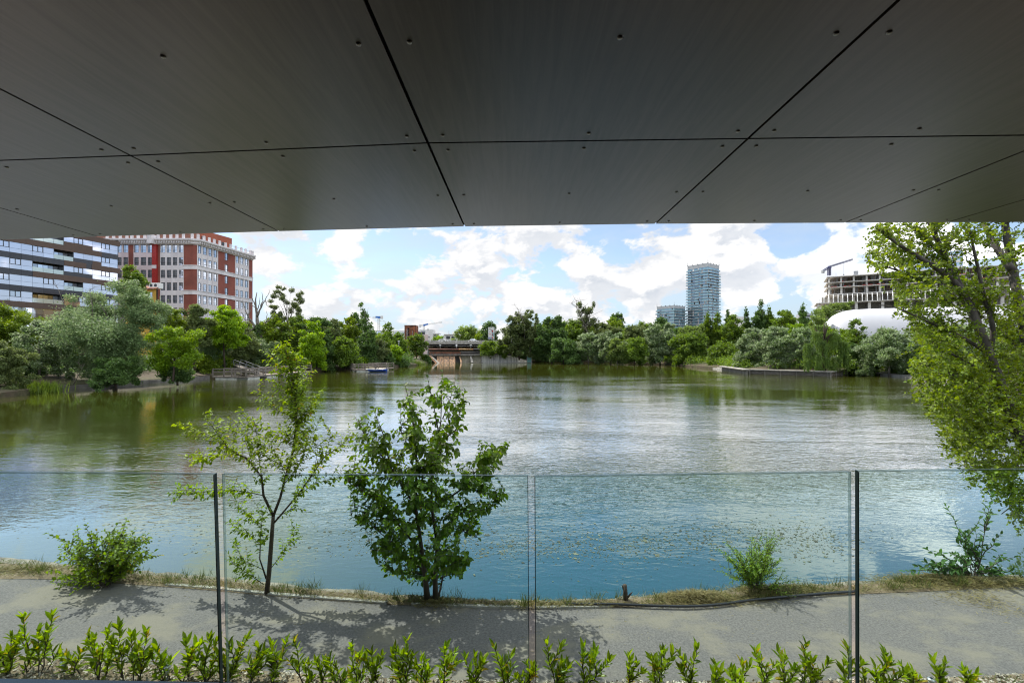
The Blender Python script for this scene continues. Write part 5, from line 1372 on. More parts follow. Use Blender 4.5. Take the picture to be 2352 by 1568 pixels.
# ------------------------------------------------------------------ red brick office building
o = thing('brick_building', 'red brick and white stucco office building with a heavy cornice and dark-framed windows', 'building', (-87, 127, GZ))
org = o.location
YF = 126.0
def lx(zx): return ((252 + zx * .1607) - CX) / F * YF            # left front, parallel to the view
def lz(zy): return EYE + (HY - (529 + zy * .1607)) / F * YF
def ry(zx):                                                       # right side, receding
    k = ((252 + zx * .1607) - CX) / F
    return -104.32 / (k - .1346)
def rx_(Y): return -87.2 + .1346 * (Y - 127.2)
ZR = [lz(205) - 3.49 * k for k in range(9)]                       # window heads
ZT = lz(130); ZC = lz(205)
XL = -125.0
rdir = Vector((.1346, 1, 0)).normalized(); rn = Vector((rdir.y, -rdir.x, 0))
def rp(Y, z, outw=0.0): return Vector((rx_(Y), Y, z)) + rn * outw
YE = ry(2040)
g = MB(org)
Xc = lx(1190)
core = [Vector((XL, YF + .4, GZ)), Vector((Xc, YF + .4, GZ)), rp(127.6, GZ, -.4), rp(YE, GZ, -.4), Vector((XL, YE, GZ))]
g.prism(core, (0, 0, ZC - GZ)); g.build('core', 'dark_room', o)
NW = [0]
wf_cache = {}
def window(p, a, w, h):
    """p lower corner, a unit along the wall; frame with one mullion and a transom"""
    key = (round(w, 2), round(h, 2), round(a.x, 2))
    nn = Vector((a.y, -a.x, 0))
    if key not in wf_cache:
        f = MB()
        t_ = .085
        for (u0, u1, v0, v1) in ((0, w, 0, t_), (0, w, h - t_, h), (0, t_, t_, h - t_), (w - t_, w, t_, h - t_), (w * .30 - t_ / 2, w * .30 + t_ / 2, t_, h - t_), (t_, w * .30 - t_ / 2, h * .30 - t_ / 2, h * .30 + t_ / 2), (w * .30 + t_ / 2, w - t_, h * .30 - t_ / 2, h * .30 + t_ / 2)):
            f.obox(a * u0 + Vector((0, 0, v0)) - nn * .16, a * (u1 - u0), nn * .10, Vector((0, 0, v1 - v0)))
        q = MB(); q.obox(a * t_ + Vector((0, 0, t_)) - nn * .16, a * (w - 2 * t_), nn * .05, Vector((0, 0, h - 2 * t_)))
        wf_cache[key] = (f.mesh('window', 'steel_dark'), q.mesh('pane', 'window_glass'))
    f, q = wf_cache[key]
    wo = link('window', f, o); wo.location = p - org; po = link('pane', q, wo); NW[0] += 1
def panel(nm, p, a, w, z0, z1, mat, outw=0.0, holes=(), depth=.45):
    """wall piece from p along a, with window openings (u0,u1,v0,v1)"""
    nn = Vector((a.y, -a.x, 0)); g = MB(org)
    us = sorted({0.0, w} | {h[0] for h in holes} | {h[1] for h in holes}); vs = sorted({z0, z1} | {h[2] for h in holes} | {h[3] for h in holes})
    for j in range(len(vs) - 1):
        run = None
        for i in range(len(us) - 1):
            um, vm = (us[i] + us[i + 1]) / 2, (vs[j] + vs[j + 1]) / 2
            hole = any(h[0] < um < h[1] and h[2] < vm < h[3] for h in holes)
            if not hole and run is None: run = us[i]
            if run is not None and (hole or i == len(us) - 2):
                e = us[i] if hole else us[i + 1]
                b = Vector((p.x, p.y, vs[j])) + a * run
                g.obox(b - nn * depth, a * (e - run), nn * (depth + outw), Vector((0, 0, vs[j + 1] - vs[j]))); run = None
    return g.build(nm, mat, o)
ax = Vector((1, 0, 0))
WH = 2.2
def bay_left(z0x, z1x, wins, mat, rows, r0=0):
    p = Vector((lx(z0x), YF, 0)); w = lx(z1x) - lx(z0x); holes = []
    for wx0, wx1 in wins:
        for k in rows:
            u = lx(wx0) - p.x; ww_ = lx(wx1) - lx(wx0)
            holes.append((u, u + ww_, ZR[k] - WH, ZR[k]))
            window(Vector((lx(wx0), YF, ZR[k] - WH)), ax, ww_, WH)
    panel('wall', p, ax, w, GZ, ZC, mat, 0, holes)
bay_left(-40, 268, [(20, 82), (105, 170), (195, 262)], 'stucco_pink_bounce', range(4))
panel('brick_pier', Vector((lx(268), YF, 0)), ax, lx(340) - lx(268), GZ, ZC, 'brick_red', .02)
bay_left(340, 620, [(350, 414), (443, 520), (545, 612)], 'stucco_pink_bounce', range(4))
bay_left(720, 1060, [(728, 792), (816, 878), (902, 964), (990, 1048)], 'stucco_white', range(6))
panel('brick_pier', Vector((lx(685), YF, 0)), ax, lx(720) - lx(685), GZ, ZC, 'brick_red', -.03)
g = MB(org); g.obox((lx(622), YF - .5, lz(765)), (lx(685) - lx(622), 0, 0), (0, .6, 0), (0, 0, ZC - lz(765)), 0)
g.build('red_pilaster', 'red_paint', o)
g = MB(org); g.obox((lx(620), YF - .55, lz(550)), (lx(687) - lx(620), 0, 0), (0, .045, 0), (0, 0, lz(500) - lz(550)), 0); g.build('pilaster_band', 'stucco_white', o)
g = MB(org); g.prism([Vector((lx(608), YF - 1.9, ZC)), Vector((lx(668), YF - 1.9, ZC)), Vector((lx(690), YF, ZC)), Vector((lx(608), YF, ZC))], (0, 0, lz(80) - ZC)); g.build('pilaster_cap', 'stucco_white', o)
panel('brick_pier', Vector((lx(1060), YF, 0)), ax, Xc - lx(1060), GZ, ZC, 'brick_red', .05)
panel('brick_inset', Vector((lx(1078), YF - .06, 0)), ax, lx(1165) - lx(1078), ZR[1] - WH, ZC - .5, 'brick_red', .04, depth=.03)
ch = (rp(ry(1250), 0) - Vector((Xc, YF, 0))); panel('brick_pier', Vector((Xc, YF, 0)), ch.normalized(), ch.length, GZ, ZC, 'brick_red', .05)
def bay_right(z0x, z1x, wins, mat, rows, outw=0.0):
    Y0, Y1 = ry(z0x), ry(z1x); p = rp(Y0, 0); w = (Y1 - Y0) / rdir.y; holes = []
    for wx0, wx1 in wins:
        ya, yb = ry(wx0), ry(wx1); u = (ya - Y0) / rdir.y; ww_ = (yb - ya) / rdir.y
        for k in rows:
            holes.append((u, u + ww_, ZR[k] - WH, ZR[k])); window(rp(ya, ZR[k] - WH), rdir, ww_, WH)
    panel('wall', p, rdir, w, GZ, ZC, mat, outw, holes)
bay_right(1250, 1548, [(1257, 1306), (1336, 1385), (1412, 1457), (1485, 1530)], 'stucco_white', range(5))
bay_right(1548, 1790, [(1645, 1688)], 'brick_red', range(5), .03)
bay_right(1790, 1990, [(1797, 1842), (1868, 1907), (1932, 1975)], 'stucco_white', range(7))
bay_right(1990, 2040, [], 'brick_red', range(0), .05)
print('brick windows', NW[0])
# slim white mullion posts between the windows of the right side
g = MB(org)
for zx in (1321, 1398, 1471, 1540, 1855, 1920, 1983, 1253, 1793):
    Y = ry(zx); g.obox(rp(Y - .12, ZR[7], 0), rdir * .24, rn * .12, Vector((0, 0, ZC - ZR[7])))
g.build('mullion_post', 'stucco_white', o)
def belt(nm, za, zb, outw, mat='stucco_white', x0=None, endY=None):
    g = MB(org); xs = x0 if x0 is not None else XL
    a = [Vector((xs, YF - outw, za)), Vector((Xc, YF - outw, za)), rp(ry(1250), za, outw), rp(endY or YE, za, outw), rp(endY or YE, za, -.3), rp(ry(1250), za, -.3), Vector((Xc, YF + .3, za)), Vector((xs, YF + .3, za))]
    for i in range(3): g.prism([a[i], a[i + 1], a[6 - i], a[7 - i]], (0, 0, zb - za))
    return g.build(nm, mat, o)
belt('stone_band', lz(555), lz(503), .22, x0=lx(1050)); belt('stone_band', lz(915), lz(862), .22, x0=lx(1050)); belt('stone_band', ZR[7] - .2, ZR[7] + .5, .3, x0=lx(1050))
belt('band_moulding', lz(503), lz(495), .34, x0=lx(1050)); belt('band_moulding', lz(862), lz(855), .34, x0=lx(1050))
belt('cornice', ZC - .02, ZC + .25, .35); belt('cornice', ZC + .25, ZC + .85, .7); belt('cornice', ZC + .85, ZC + 1.05, 1.05); belt('cornice', ZC + 1.05, ZT + .05, 1.3)
g = MB(org)        # dentils under the cornice
x = XL
while x < Xc: g.obox((x, YF - .98, ZC + .38), (.3, 0, 0), (0, .3, 0), (0, 0, .46)); x += .68
Y = ry(1250)
while Y < YE: g.obox(rp(Y, ZC + .38, .68), rdir * .3, rn * .3, Vector((0, 0, .46))); Y += .62
g.build('dentils', 'stucco_white', o)
g = MB(org)        # parapet posts and rail
for zx in (-20, 70, 165, 260, 330, 420, 515, 610, 705, 795, 885, 973, 1065, 1190): g.box((lx(zx), YF - .3, ZT + .75), (.5, .5, 1.5))
for zx in (1250, 1335, 1410, 1482, 1560, 1643, 1715, 1792, 1870, 1930, 2000, 2030): p = rp(ry(zx), ZT + .75, .3); g.box(p, (.5, .5, 1.5))
g.build('parapet_post', 'stucco_white', o)
g = MB(org)
g.bar((XL, YF - .3, ZT + 1.1), (Xc, YF - .3, ZT + 1.1), .05); g.bar(rp(ry(1250), ZT + 1.1, .3), rp(YE, ZT + 1.1, .3), .05)
g.build('parapet_rail', 'steel_dark', o)
ya = 141.0; g = MB(org)
zt = EYE + (HY - 549) / F * ya
att = [Vector((XL, YF + 3, ZT - .6)), Vector((Xc - 1, YF + 3, ZT - .6)), rp(130, ZT - .6, -3), rp(ya, ZT - .6, -1.6), Vector((XL, ya, ZT - .6))]
g.prism(att, (0, 0, zt - ZT + .6)); g.build('attic_storey', 'brick_orange', o)
g = MB(org); top_ = [p + Vector((0, 0, zt - ZT + .6)) for p in att]
g.prism([(p - org) * 1.0 + org for p in top_], (0, 0, .25)); g.build('attic_roof', 'brick_orange', o)
for Y in (131.2, 134.8, 137.6):
    g = MB(org); pa, pb = att[2], att[3]; f = (Y - pa.y) / (pb.y - pa.y); q = pa.lerp(pb, f); dd = (pb - pa).normalized(); nn = Vector((dd.y, -dd.x, 0))
    g.obox(q + Vector((0, 0, 1.0)) + nn * .01, dd * 1.1, nn * .08, Vector((0, 0, 1.7))); g.build('attic_window', 'steel_dark', o)
g = MB(org)
g.obox((XL, YF - .08, GZ), (lx(1190) - XL, 0, 0), (0, .06, 0), (0, 0, 2.2)); g.build('plinth', 'stucco_white', o)
bay = MB(org); bay.obox(rp(ry(1800), GZ, .06), rdir * ((YE - ry(1800)) / rdir.y), rn * .12, Vector((0, 0, ZR[7] - .2 - GZ)))
bay.build('stone_base', 'stucco_white', o)
g = MB(org); g.obox(rp(ry(1932), ZR[7] - 2.6, .10), rdir * 1.15, rn * .10, Vector((0, 0, 1.9))); g.build('base_window', 'steel_dark', o)

# yellow house in front of it
d = 104; o = thing('yellow_house', 'small ochre house with a red tile eave peeping between the trees and the brick building', 'house', W(330, 740, d) * 1)
o.location.z = GZ; org = o.location; px = d / F
xa, xb = W(318, 700, d).x, W(359, 700, d).x; zt = W(0, 664, d).z
g = MB(org); g.prism([Vector((xa - 3, d, GZ)), Vector((xb, d, GZ)), Vector((xb * (d + 6) / d - .3, d + 6, GZ)), Vector((xa - 7, d + 6, GZ))], (0, 0, zt - GZ)); g.build('wall', 'yellow_wall', o)
g = MB(org); g.obox((xb - .55, d - .12, GZ), (.5, 0, 0), (0, .1, 0), (0, 0, zt - GZ - .3)); g.build('corner_pilaster', 'yellow_wall', o)
g = MB(org); g.prism([Vector((xa - 3, d - .6, zt)), Vector((xb + .5, d - .6, zt)), Vector((xb - 1, d + 2.5, zt + .9)), Vector((xa - 3, d + 2.5, zt + .9))], (0, 0, .16)); g.build('roof', 'tile_red', o)
g = MB(org); g.obox((W(340, 0, d).x, d - .05, zt - 2.0), (1.0, 0, 0), (0, .04, 0), (0, 0, 1.3)); g.build('window', 'window_glass', o)
a0 = W(337, 661, d); ac = thing('air_conditioner', 'white rooftop air-conditioning box with two dark fans above the ochre house', 'air conditioner', Vector((a0.x, d + .6, zt + .45)))
g = MB(ac.location); w = 24 * px; g.obox((a0.x, d + .6, zt + .3), (w, 0, 0), (0, 1.2, 0), (0, 0, 1.25)); g.build('housing', 'white_metal', ac)
for k in (0, 1):
    g = MB(ac.location); c = Vector((a0.x + w * (.22 + .42 * k), d + .57, zt + .98)); g.tube([c, c + Vector((0, .06, 0))], .34, 14); g.build('fan', 'steel_dark', ac)

# ------------------------------------------------------------------ glass towers
def tower(name, label, xl, xc, xr, yc, floors, d, theta, fh, crown_px):
    px = d / F; C = Vector(((xc - CX) * px, d, 0)); zt = EYE + (HY - yc) * px
    la = Vector((-math.cos(theta), math.sin(theta), 0)); ra = Vector((math.sin(theta), math.cos(theta), 0))
    def solve(a, x):
        k = (x - CX) / F
        return (k * C.y - C.x) / (a.x - k * a.y)
    Ll, Lr = solve(la, xl), solve(ra, xr)
    o = thing(name, label, 'building', (C.x, C.y, GZ)); org = o.location
    z0 = zt - crown_px * px
    def ringpts(outw, z): return [C - (la + ra) * outw + Vector((0, 0, z)), C + la * (Ll + outw) - ra * outw + Vector((0, 0, z)), C + la * (Ll + outw) + ra * (Lr + outw) + Vector((0, 0, z)), C + ra * (Lr + outw) - la * outw + Vector((0, 0, z))]
    g = MB(org); g.prism(ringpts(-.4, GZ), (0, 0, z0 - GZ)); g.build('core', 'dark_room', o)
    g = MB(org); g.prism(ringpts(.1, z0), (0, 0, zt - z0)); g.build('crown_wall', 'steel_dark' if 0 else 'grey_wall', o)
    g = MB(org)
    for k in range(5):
        for a, L in ((la, Ll), (ra, Lr)): p = C + a * L * (k / 4) + Vector((0, 0, zt)); g.box(p + Vector((0, 0, .3)), (.6, .6, .6))
    for a, L in ((la, Ll), (ra, Lr), (la, 0)): p = C + a * L + Vector((0, 0, zt)); g.tube([p, p + Vector((0, 0, 3.2))], .09, 5)
    g.build('mast', 'steel_dark', o)
    rr = random.Random(int(xl))
    k = 0; z = z0
    while z - fh > GZ + 1 and k < floors:
        z -= fh
        g = MB(org); ext = 1.5 + rr.uniform(-.15, .15) if k > 0 else 1.0
        pts = ringpts(ext, z - .0); g.prism(pts, (0, 0, .32)); g.build('floor_slab', 'grey_wall', o)
        g = MB(org)
        for a, b, L in ((la, ra, Ll), (ra, la, Lr)):
            n = int(L / 1.35); w = L / n
            for i in range(n):
                m = 0 if rr.random() < .55 else 1
                if rr.random() < .08: m = 2
                if rr.random() < .03: m = 3
                q = C + a * (i * w + .05) + Vector((0, 0, z + .32)); g.obox(q, a * (w - .10), b * .12, Vector((0, 0, fh - .34)), m)
        g.build('glazing', ['tower_glass', 'tower_glass_green', 'white_wall', 'steel_dark'], o)
        g = MB(org)
        for a, b, L in ((la, ra, Ll), (ra, la, Lr)):
            for (u0, u1) in ((-.04, .22), (.42, .6), (.80, 1.04)):
                if rr.random() < .8:
                    q = C + a * L * u0 - b * (ext - .1) + Vector((0, 0, z + .32)); g.obox(q, a * L * (u1 - u0), b * .05, Vector((0, 0, 1.0)))
        g.build('balustrade', 'tower_glass_green', o)
        k += 1
tower('glass_tower', 'tall square glass residential tower ringed by thin projecting balcony slabs', 1579.5, 1626, 1651.5, 604, 26, 450, math.radians(52.3), 2.82, 8.5)
tower('glass_block', 'low square glass residential block left of the tall tower', 1509, 1548.5, 1573.5, 701, 13, 450, math.radians(51.6), 2.82, 6)

# ------------------------------------------------------------------ unfinished building, dome and other buildings at right
o = thing('unfinished_building', 'unfinished concrete office building with bare floors, props and white arched ribs', 'building', W(1900, 760, 300)); o.location.z = GZ; org = o.location
A_ = W(1902, 637, 300); B_ = W(2200, 619, 268); ua = Vector((B_.x - A_.x, B_.y - A_.y, 0)); LB_ = ua.length; ua.normalize(); ub = Vector((-ua.y, ua.x, 0))
if ub.y < 0: ub = -ub
A0 = Vector((A_.x, A_.y, 0)); zr = A_.z; pz = 300 / F
def level(ypx): return zr - (ypx - 637) * pz
def up_(s, dpt, z): return A0 + ua * s + ub * dpt + Vector((0, 0, z))
LEN = 90
lv = [637, 650, 661, 677]
for i, y in enumerate(lv + [690 if 0 else 697, 716, 734]):
    g = MB(org); lowr = y >= 690; s0 = -6 if lowr else 0
    g.obox(up_(s0 - .8, -1.2 - (4 if lowr else 0), level(y) - .2), ua * (LEN - s0), ub * 26, Vector((0, 0, .45))); g.build('floor_slab', 'concrete_light', o)
for (ya_, yb_, s0, dp, w) in ((650, 637, 0, 0, .9), (661, 650, 0, 0, .9), (677, 661, 0, 0, 1.1), (716, 697, -6, -4, 1.4), (734, 716, -6, -4, 1.4), (765, 734, -6, -4, 1.4), (697, 677, 0, 1.5, 1.1)):
    s = s0; k = 0
    while s < LEN - 2:
        for dpt in (0, 8, 16):
            g_ = MB(org); g_.obox(up_(s, dp + dpt, level(ya_) + .25), ua * w, ub * w, Vector((0, 0, level(yb_) - level(ya_) - .45)))
            if dpt == 0: g_.build('column', 'concrete_light', o)
            elif k % 2 == 0 and dpt == 8: g_.build('column', 'concrete_dark', o)
        s += 6.6; k += 1
rr = random.Random(9)
for (ya_, yb_) in ((650, 637), (661, 650), (677, 661), (734, 716)):
    g = MB(org)
    for k in range(150 if ya_ < 700 else 60):
        s = rr.uniform(0, LEN - 2); g.obox(up_(s, rr.uniform(.2, 9), level(ya_) + .25), ua * .14, ub * .14, Vector((0, 0, level(yb_) - level(ya_) - .45)), rr.choice((0, 0, 1)))
    so = g.build('scaffold_props', ['steel_grey', 'rust_orange'], o); so['kind'] = 'stuff'
g = MB(org); g.obox(up_(2, 12, level(677)), ua * (LEN - 4), ub * .3, Vector((0, 0, level(637) - level(677) - .3)), 0); g.obox(up_(-3, 8, GZ), ua * (LEN), ub * .3, Vector((0, 0, level(680) - GZ)), 0); g.build('inner_wall', 'concrete', o)
g = MB(org)
for k in range(40): s = rr.uniform(0, LEN); g.obox(up_(s, -1.25, level(rr.choice((650, 661))) + .2), ua * rr.uniform(.6, 2), ub * .1, Vector((0, 0, .5)))
g.build('safety_net', 'red_paint', o)
g = MB(org)
for k in range(24): s = rr.uniform(2, LEN); hh = rr.uniform(.8, 2.6); g.obox(up_(s, rr.uniform(0, 8), zr + .2), ua * .15, ub * .15, Vector((0, 0, hh)))
g.obox(up_(14, 3, zr + .2), ua * 2.4, ub * 2, Vector((0, 0, 3.2))); g.build('roof_formwork', 'steel_grey', o)
zl = level(697)
for k in range(26):
    s = -5 + k * 2.5; h = level(677) - zl
    g = MB(org)
    g.tube([up_(s, -4.6, zl + .2), up_(s, -4.3, zl + h * .5), up_(s + .1, -3.2, zl + h * .85), up_(s + .2, -1.2, zl + h * .98), up_(s + .3, 2.0, zl + h)], .24, 6)
    g.build('arched_rib', 'white_metal', o)
g = MB(org)
for k in range(25):
    s = -5 + k * 2.5; h = level(677) - zl
    if k > 2: g.poly([up_(s, -3.1, zl + h * .80), up_(s + 2.5, -3.1, zl + h * .80), up_(s + 2.6, 1.8, zl + h * .94), up_(s + .1, 1.8, zl + h * .94)])
g.build('canopy_sheet', 'white_wall', o)
g = MB(org); g.obox(up_(34, -4.2, level(713)), ua * 4, ub * .3, Vector((0, 0, 3.6)), 0); g.obox(up_(35, -4.3, level(711)), ua * 2, ub * .05, Vector((0, 0, 2)), 1); g.build('site_cabin', ['white_wall', 'steel_dark'], o)

d = 330; o = thing('glass_office_tower', 'pale blue glass office tower with white bands behind the unfinished building', 'building', W(2150, 760, d)); o.location.z = GZ; org = o.location
xa, xb = W(2084, 0, d).x, W(2205, 0, d - 20).x
for k in range(14):
    z = W(0, 590, d).z - k * 3.9
    g = MB(org); sk = Vector((xb - xa, -22, 0)); g.obox((xa, d, z - 2.6), sk, (3, 12, 0), (0, 0, 2.6)); g.build('glazing', 'office_glass', o)
    g = MB(org); g.obox((xa - .3, d - .3, z - 3.9), sk * 1.005, (3, 12.3, 0), (0, 0, 1.3)); g.build('white_band', 'white_wall', o)
g = MB(org)
for k in range(9): p = Vector((xa, d - .2, W(0, 590, d).z)) + Vector((xb - xa, -22, 0)) * (.02 + k * .03); g.box(p + Vector((0, 0, 1.6)), (1.3, .4, 1.8 if k % 3 else 2.6))
g.build('roof_letters', 'red_paint', o)

d = 112; o = thing('sports_dome', 'big white air-supported sports dome with a rounded end', 'dome', W(2010, 790, d)); o.location.z = GZ; org = o.location
lft = W(1888, 760, d); top = W(2000, 703, d).z; hh = top - GZ; LN = 46; wd_ = 15; ux = Vector((.94, -.34, 0)); uy = Vector((.34, .94, 0)); bs = Vector((lft.x + 4, d + 4, GZ))
me_v = []; m, nn_ = 40, 26
g = MB(org); grid = []
for i in range(m + 1):
    f = i / m * 2 - 1
    pr = max(0.0, 1 - abs(f) ** 9.0) ** (1 / 2.2)
    rowp = []
    for j in range(nn_ + 1):
        a = math.pi * j / nn_
        y_ = -math.cos(a) * abs(math.cos(a)) ** -.15 if abs(math.cos(a)) > 1e-6 else 0
        z_ = max(0.0, math.sin(a)) ** .8
        rowp.append(bs + ux * (LN * .5 * (1 + f)) + uy * (wd_ * .5 * (1 + y_ * (.25 + .75 * pr))) + Vector((0, 0, hh * z_ * pr)))
    grid.append(rowp)
for rw in grid: g.v += [p - org for p in rw]
for i in range(m):
    for j in range(nn_): q = nn_ + 1; g.f.append((i * q + j, i * q + j + 1, (i + 1) * q + j + 1, (i + 1) * q + j)); g.mi.append(0)
g.build('membrane', 'membrane', o, True)
def slab_house(name, label, xa, xb, yt, yb, d, mat, parts, cat='house', dep=8):
    o = thing(name, label, cat, W((xa + xb) / 2, 790, d)); o.location.z = min(GZ, 1.0); org = o.location; px = d / F
    def bx(nm, x0, x1, y0, y1, m, yo, th):
        g = MB(org); a = W(x0, y1, d); b = W(x1, y0, d); z0 = a.z if y1 < yb - .5 or y1 < 760 else o.location.z
        g.obox((a.x, d + yo, z0), (b.x - a.x, 0, 0), (0, th, 0), (0, 0, b.z - z0)); g.build(nm, m, o)
    bx('wall', xa, xb, yt, yb, mat, 0, dep)
    for p in parts: bx(*p)
slab_house('white_house', 'white modern house block with a roof terrace right of the rusty tower', 963, 995.5, 757, 785, 300, 'white_wall', [('terrace_wall', 956, 964, 760, 785, 'grey_wall', 1, 6), ('terrace_rail', 962, 977, 762.5, 768, 'steel_dark', -1.6, .1), ('lower_block', 965, 983, 768.5, 785, 'pink_wall', -2, 1.9), ('window', 967, 974, 772, 779, 'steel_dark', -2.1, .09), ('slot_window', 983.5, 987.5, 773.5, 774.6, 'steel_dark', -.1, .09), ('niche', 968, 977, 759, 762, 'grey_wall', -.1, .09), ('side_block', 995.6, 1004, 765, 785, 'grey_wall', 1, 6), ('flat_roof', 995.6, 1009, 765, 767, 'white_wall', -1, 8), ('chimney', 980, 983, 755, 757, 'steel_dark', 2, 1)])
slab_house('white_house', 'low white house with two wide dark windows above the bridge', 1019, 1049, 768.5, 785, 310, 'white_wall', [('upper_floor', 1038, 1049, 761.5, 768.4, 'white_wall', 2, 5), ('roof_slab', 1020, 1049, 767, 768.4, 'white_wall', -1, 9), ('window', 1025, 1034, 772, 778.4, 'steel_dark', -.1, .09), ('window', 1037, 1044.5, 772, 778.4, 'steel_dark', -.1, .09), ('wing', 1014, 1019, 774, 785, 'white_wall', 0, 5), ('antenna', 1029.8, 1030.2, 759, 767, 'red_paint', 2, .12)])
slab_house('distant_building', 'pale grey flat-roofed building just left of the sports dome', 1850, 1866, 720, 760, 240, 'grey_wall', [('window_band', 1852, 1864, 724, 727, 'steel_dark', -.1, .09)], 'building')
slab_house('distant_building', 'white building half hidden behind the trees right of the glass tower', 1693, 1712, 727, 770, 300, 'white_wall', [('window', 1699, 1703, 735, 739, 'window_glass', -.1, .09), ('window', 1705, 1709, 735, 739, 'window_glass', -.1, .09), ('wing', 1686, 1693, 740, 770, 'white_wall', 1, 5)], 'building')
slab_house('distant_building', 'grey building below the distant crane mast left of the rusty tower', 863, 876, 759, 790, 330, 'grey_wall', [('window_band', 865, 874, 761, 766, 'window_glass', -.1, .09)], 'building')
slab_house('distant_building', 'long pale building behind trees left of the rusty tower', 902, 931, 759, 790, 340, 'white_wall', [('window_band', 905, 929, 763, 765, 'window_glass', -.1, .09)], 'building')
# ------------------------------------------------------------------ weir, pipes, bridge at the far end
D1 = 170.0
def Zb(x, y): return (882 + x * .1607, 705.6 + y * .1607)
def Wb(x, y, d=D1): a, b = Zb(x, y); return W(a, b, d)
o = thing('weir', 'concrete weir with rust-streaked sloping gates, slanted piers and a white-streaked wing wall', 'weir', Wb(1000, 800)); o.location.z = WZ - .5; org = o.location
def wquad(nm, pts, mat, back=1.0, d=D1):
    g = MB(org); P = [Wb(x, y, d + dd) for x, y, dd in pts]; g.prism(P, (0, back, 0)); return g.build(nm, mat, o)
wquad('gate_panel', [(760, 825, -3.0), (845, 830, -3.0), (845, 685, 0), (755, 685, 0)], 'concrete_rust'); wquad('gate_panel', [(850, 830, -3.2), (930, 828, -3.2), (925, 685, 0), (848, 685, 0)], 'concrete_rust'); wquad('gate_panel', [(940, 828, -3.2), (1020, 828, -3.2), (1012, 685, 0), (932, 685, 0)], 'concrete_rust')
wquad('gate_panel', [(690, 820, 1), (760, 825, 1), (752, 700, 1), (690, 700, 1)], 'concrete_dark')
wquad('ramp', [(640, 690, -1), (668, 690, -1), (818, 838, -5), (775, 845, -5)], 'rust_orange', 2.0); wquad('ramp_kerb', [(668, 700, -1.2), (682, 700, -1.2), (820, 832, -5.2), (805, 835, -5.2)], 'concrete', 2.2)
wquad('pier', [(1068, 690, 0), (1085, 690, 0), (1126, 825, -3.5), (1104, 825, -3.5)], 'concrete_rust', 1.4); wquad('pier', [(1232, 690, 0), (1246, 690, 0), (1278, 785, -2), (1240, 785, -2)], 'concrete', 1.4); wquad('pier', [(1386, 680, 0), (1402, 680, 0), (1402, 785, 0), (1386, 785, 0)], 'concrete', 1.4)
wquad('sluice_opening', [(1015, 840, 1.6), (1082, 840, 1.6), (1082, 690, 1.6), (1015, 690, 1.6)], 'concrete_dark')
wquad('bay_wall', [(1086, 800, 1.2), (1234, 800, 1.2), (1234, 695, 1.2), (1086, 695, 1.2)], 'concrete_cream'); wquad('bay_wall', [(1246, 800, 1.2), (1390, 800, 1.2), (1390, 690, 1.2), (1246, 690, 1.2)], 'concrete_cream')
wquad('sill', [(1090, 845, -2.5), (1410, 845, -2.5), (1410, 792, -2.5), (1090, 796, -2.5)], 'concrete_dark', 3.5)
wquad('wing_wall', [(1402, 845, -.5), (2042, 845, -.5), (2042, 762, -.5), (1780, 690, -.5), (1500, 664, -.5), (1402, 664, -.5)], 'concrete_streaked', 1.5)
wquad('wall_foot', [(1410, 845, -2.2), (2120, 845, -2.2), (2120, 786, -2.2), (1410, 796, -2.2)], 'concrete', 2)
wquad('top_slab', [(668, 695, -.6), (1400, 690, -.6), (1400, 672, -.6), (655, 678, -.6)], 'concrete_dark', 6)
g = MB(org); P = [Wb(640, 640, 176), Wb(1520, 640, 176), Wb(1520, 690, 176), Wb(640, 690, 176)]; g.prism(P, (0, .5, 0)); g.build('back_wall', 'concrete_dark', o)
def railing(name, label, x0, x1, yt, yb, d, n, mat, r=.05):
    a, b = Wb(x0, yt, d), Wb(x1, yt, d); a2, b2 = Wb(x0, yb, d), Wb(x1, yb, d)
    o = thing(name, label, 'railing', a2.lerp(b2, .5)); g = MB(o.location)
    g.bar(a, b, r * 2); g.bar(a.lerp(a2, .5), b.lerp(b2, .5), r * 1.6); g.build('rail', mat, o)
    g = MB(o.location)
    for k in range(n + 1): g.bar(a.lerp(b, k / n), a2.lerp(b2, k / n), r * 1.6)
    g.build('posts', mat, o)
railing('weir_railing', 'rusty steel railing along the top of the weir', 660, 1090, 640, 680, 168.5, 9, 'rust', .07)
def pipe(label, segs, y, rpx, d):
    a = Wb(segs[0][0], y, d); o = thing('pipe', label, 'pipe', a, 'old pipes crossing above the weir'); r = rpx * .1607 * d / F
    for (x0, x1, m) in segs:
        g = MB(o.location); g.tube([Wb(x0 + .5, y, d), Wb(x1 - .5, y, d)], r, 14); g.build('pipe_section', m, o, True)
    g = MB(o.location)
    for x0, x1, m in segs[:-1]: g.tube([Wb(x1 - 4, y, d), Wb(x1 + 4, y, d)], r * 1.12, 14)
    g.build('flange', 'rust', o)
pipe('upper old pipe, rust red at left, mustard in the middle and black at right', [(600, 1068, 'pipe_rust'), (1068, 1272, 'pipe_yellow'), (1272, 1520, 'pipe_black')], 600, 13, 171)
pipe('lower old pipe, rust brown at left and black at right', [(645, 1090, 'pipe_rust'), (1090, 1470, 'pipe_black'), (1470, 1560, 'concrete_cream')], 651, 13, 172)
pipe('rust brown pipe end under the bush right of the weir', [(1700, 1760, 'pipe_rust'), (1760, 1800, 'pipe_rust')], 648, 11, 170)
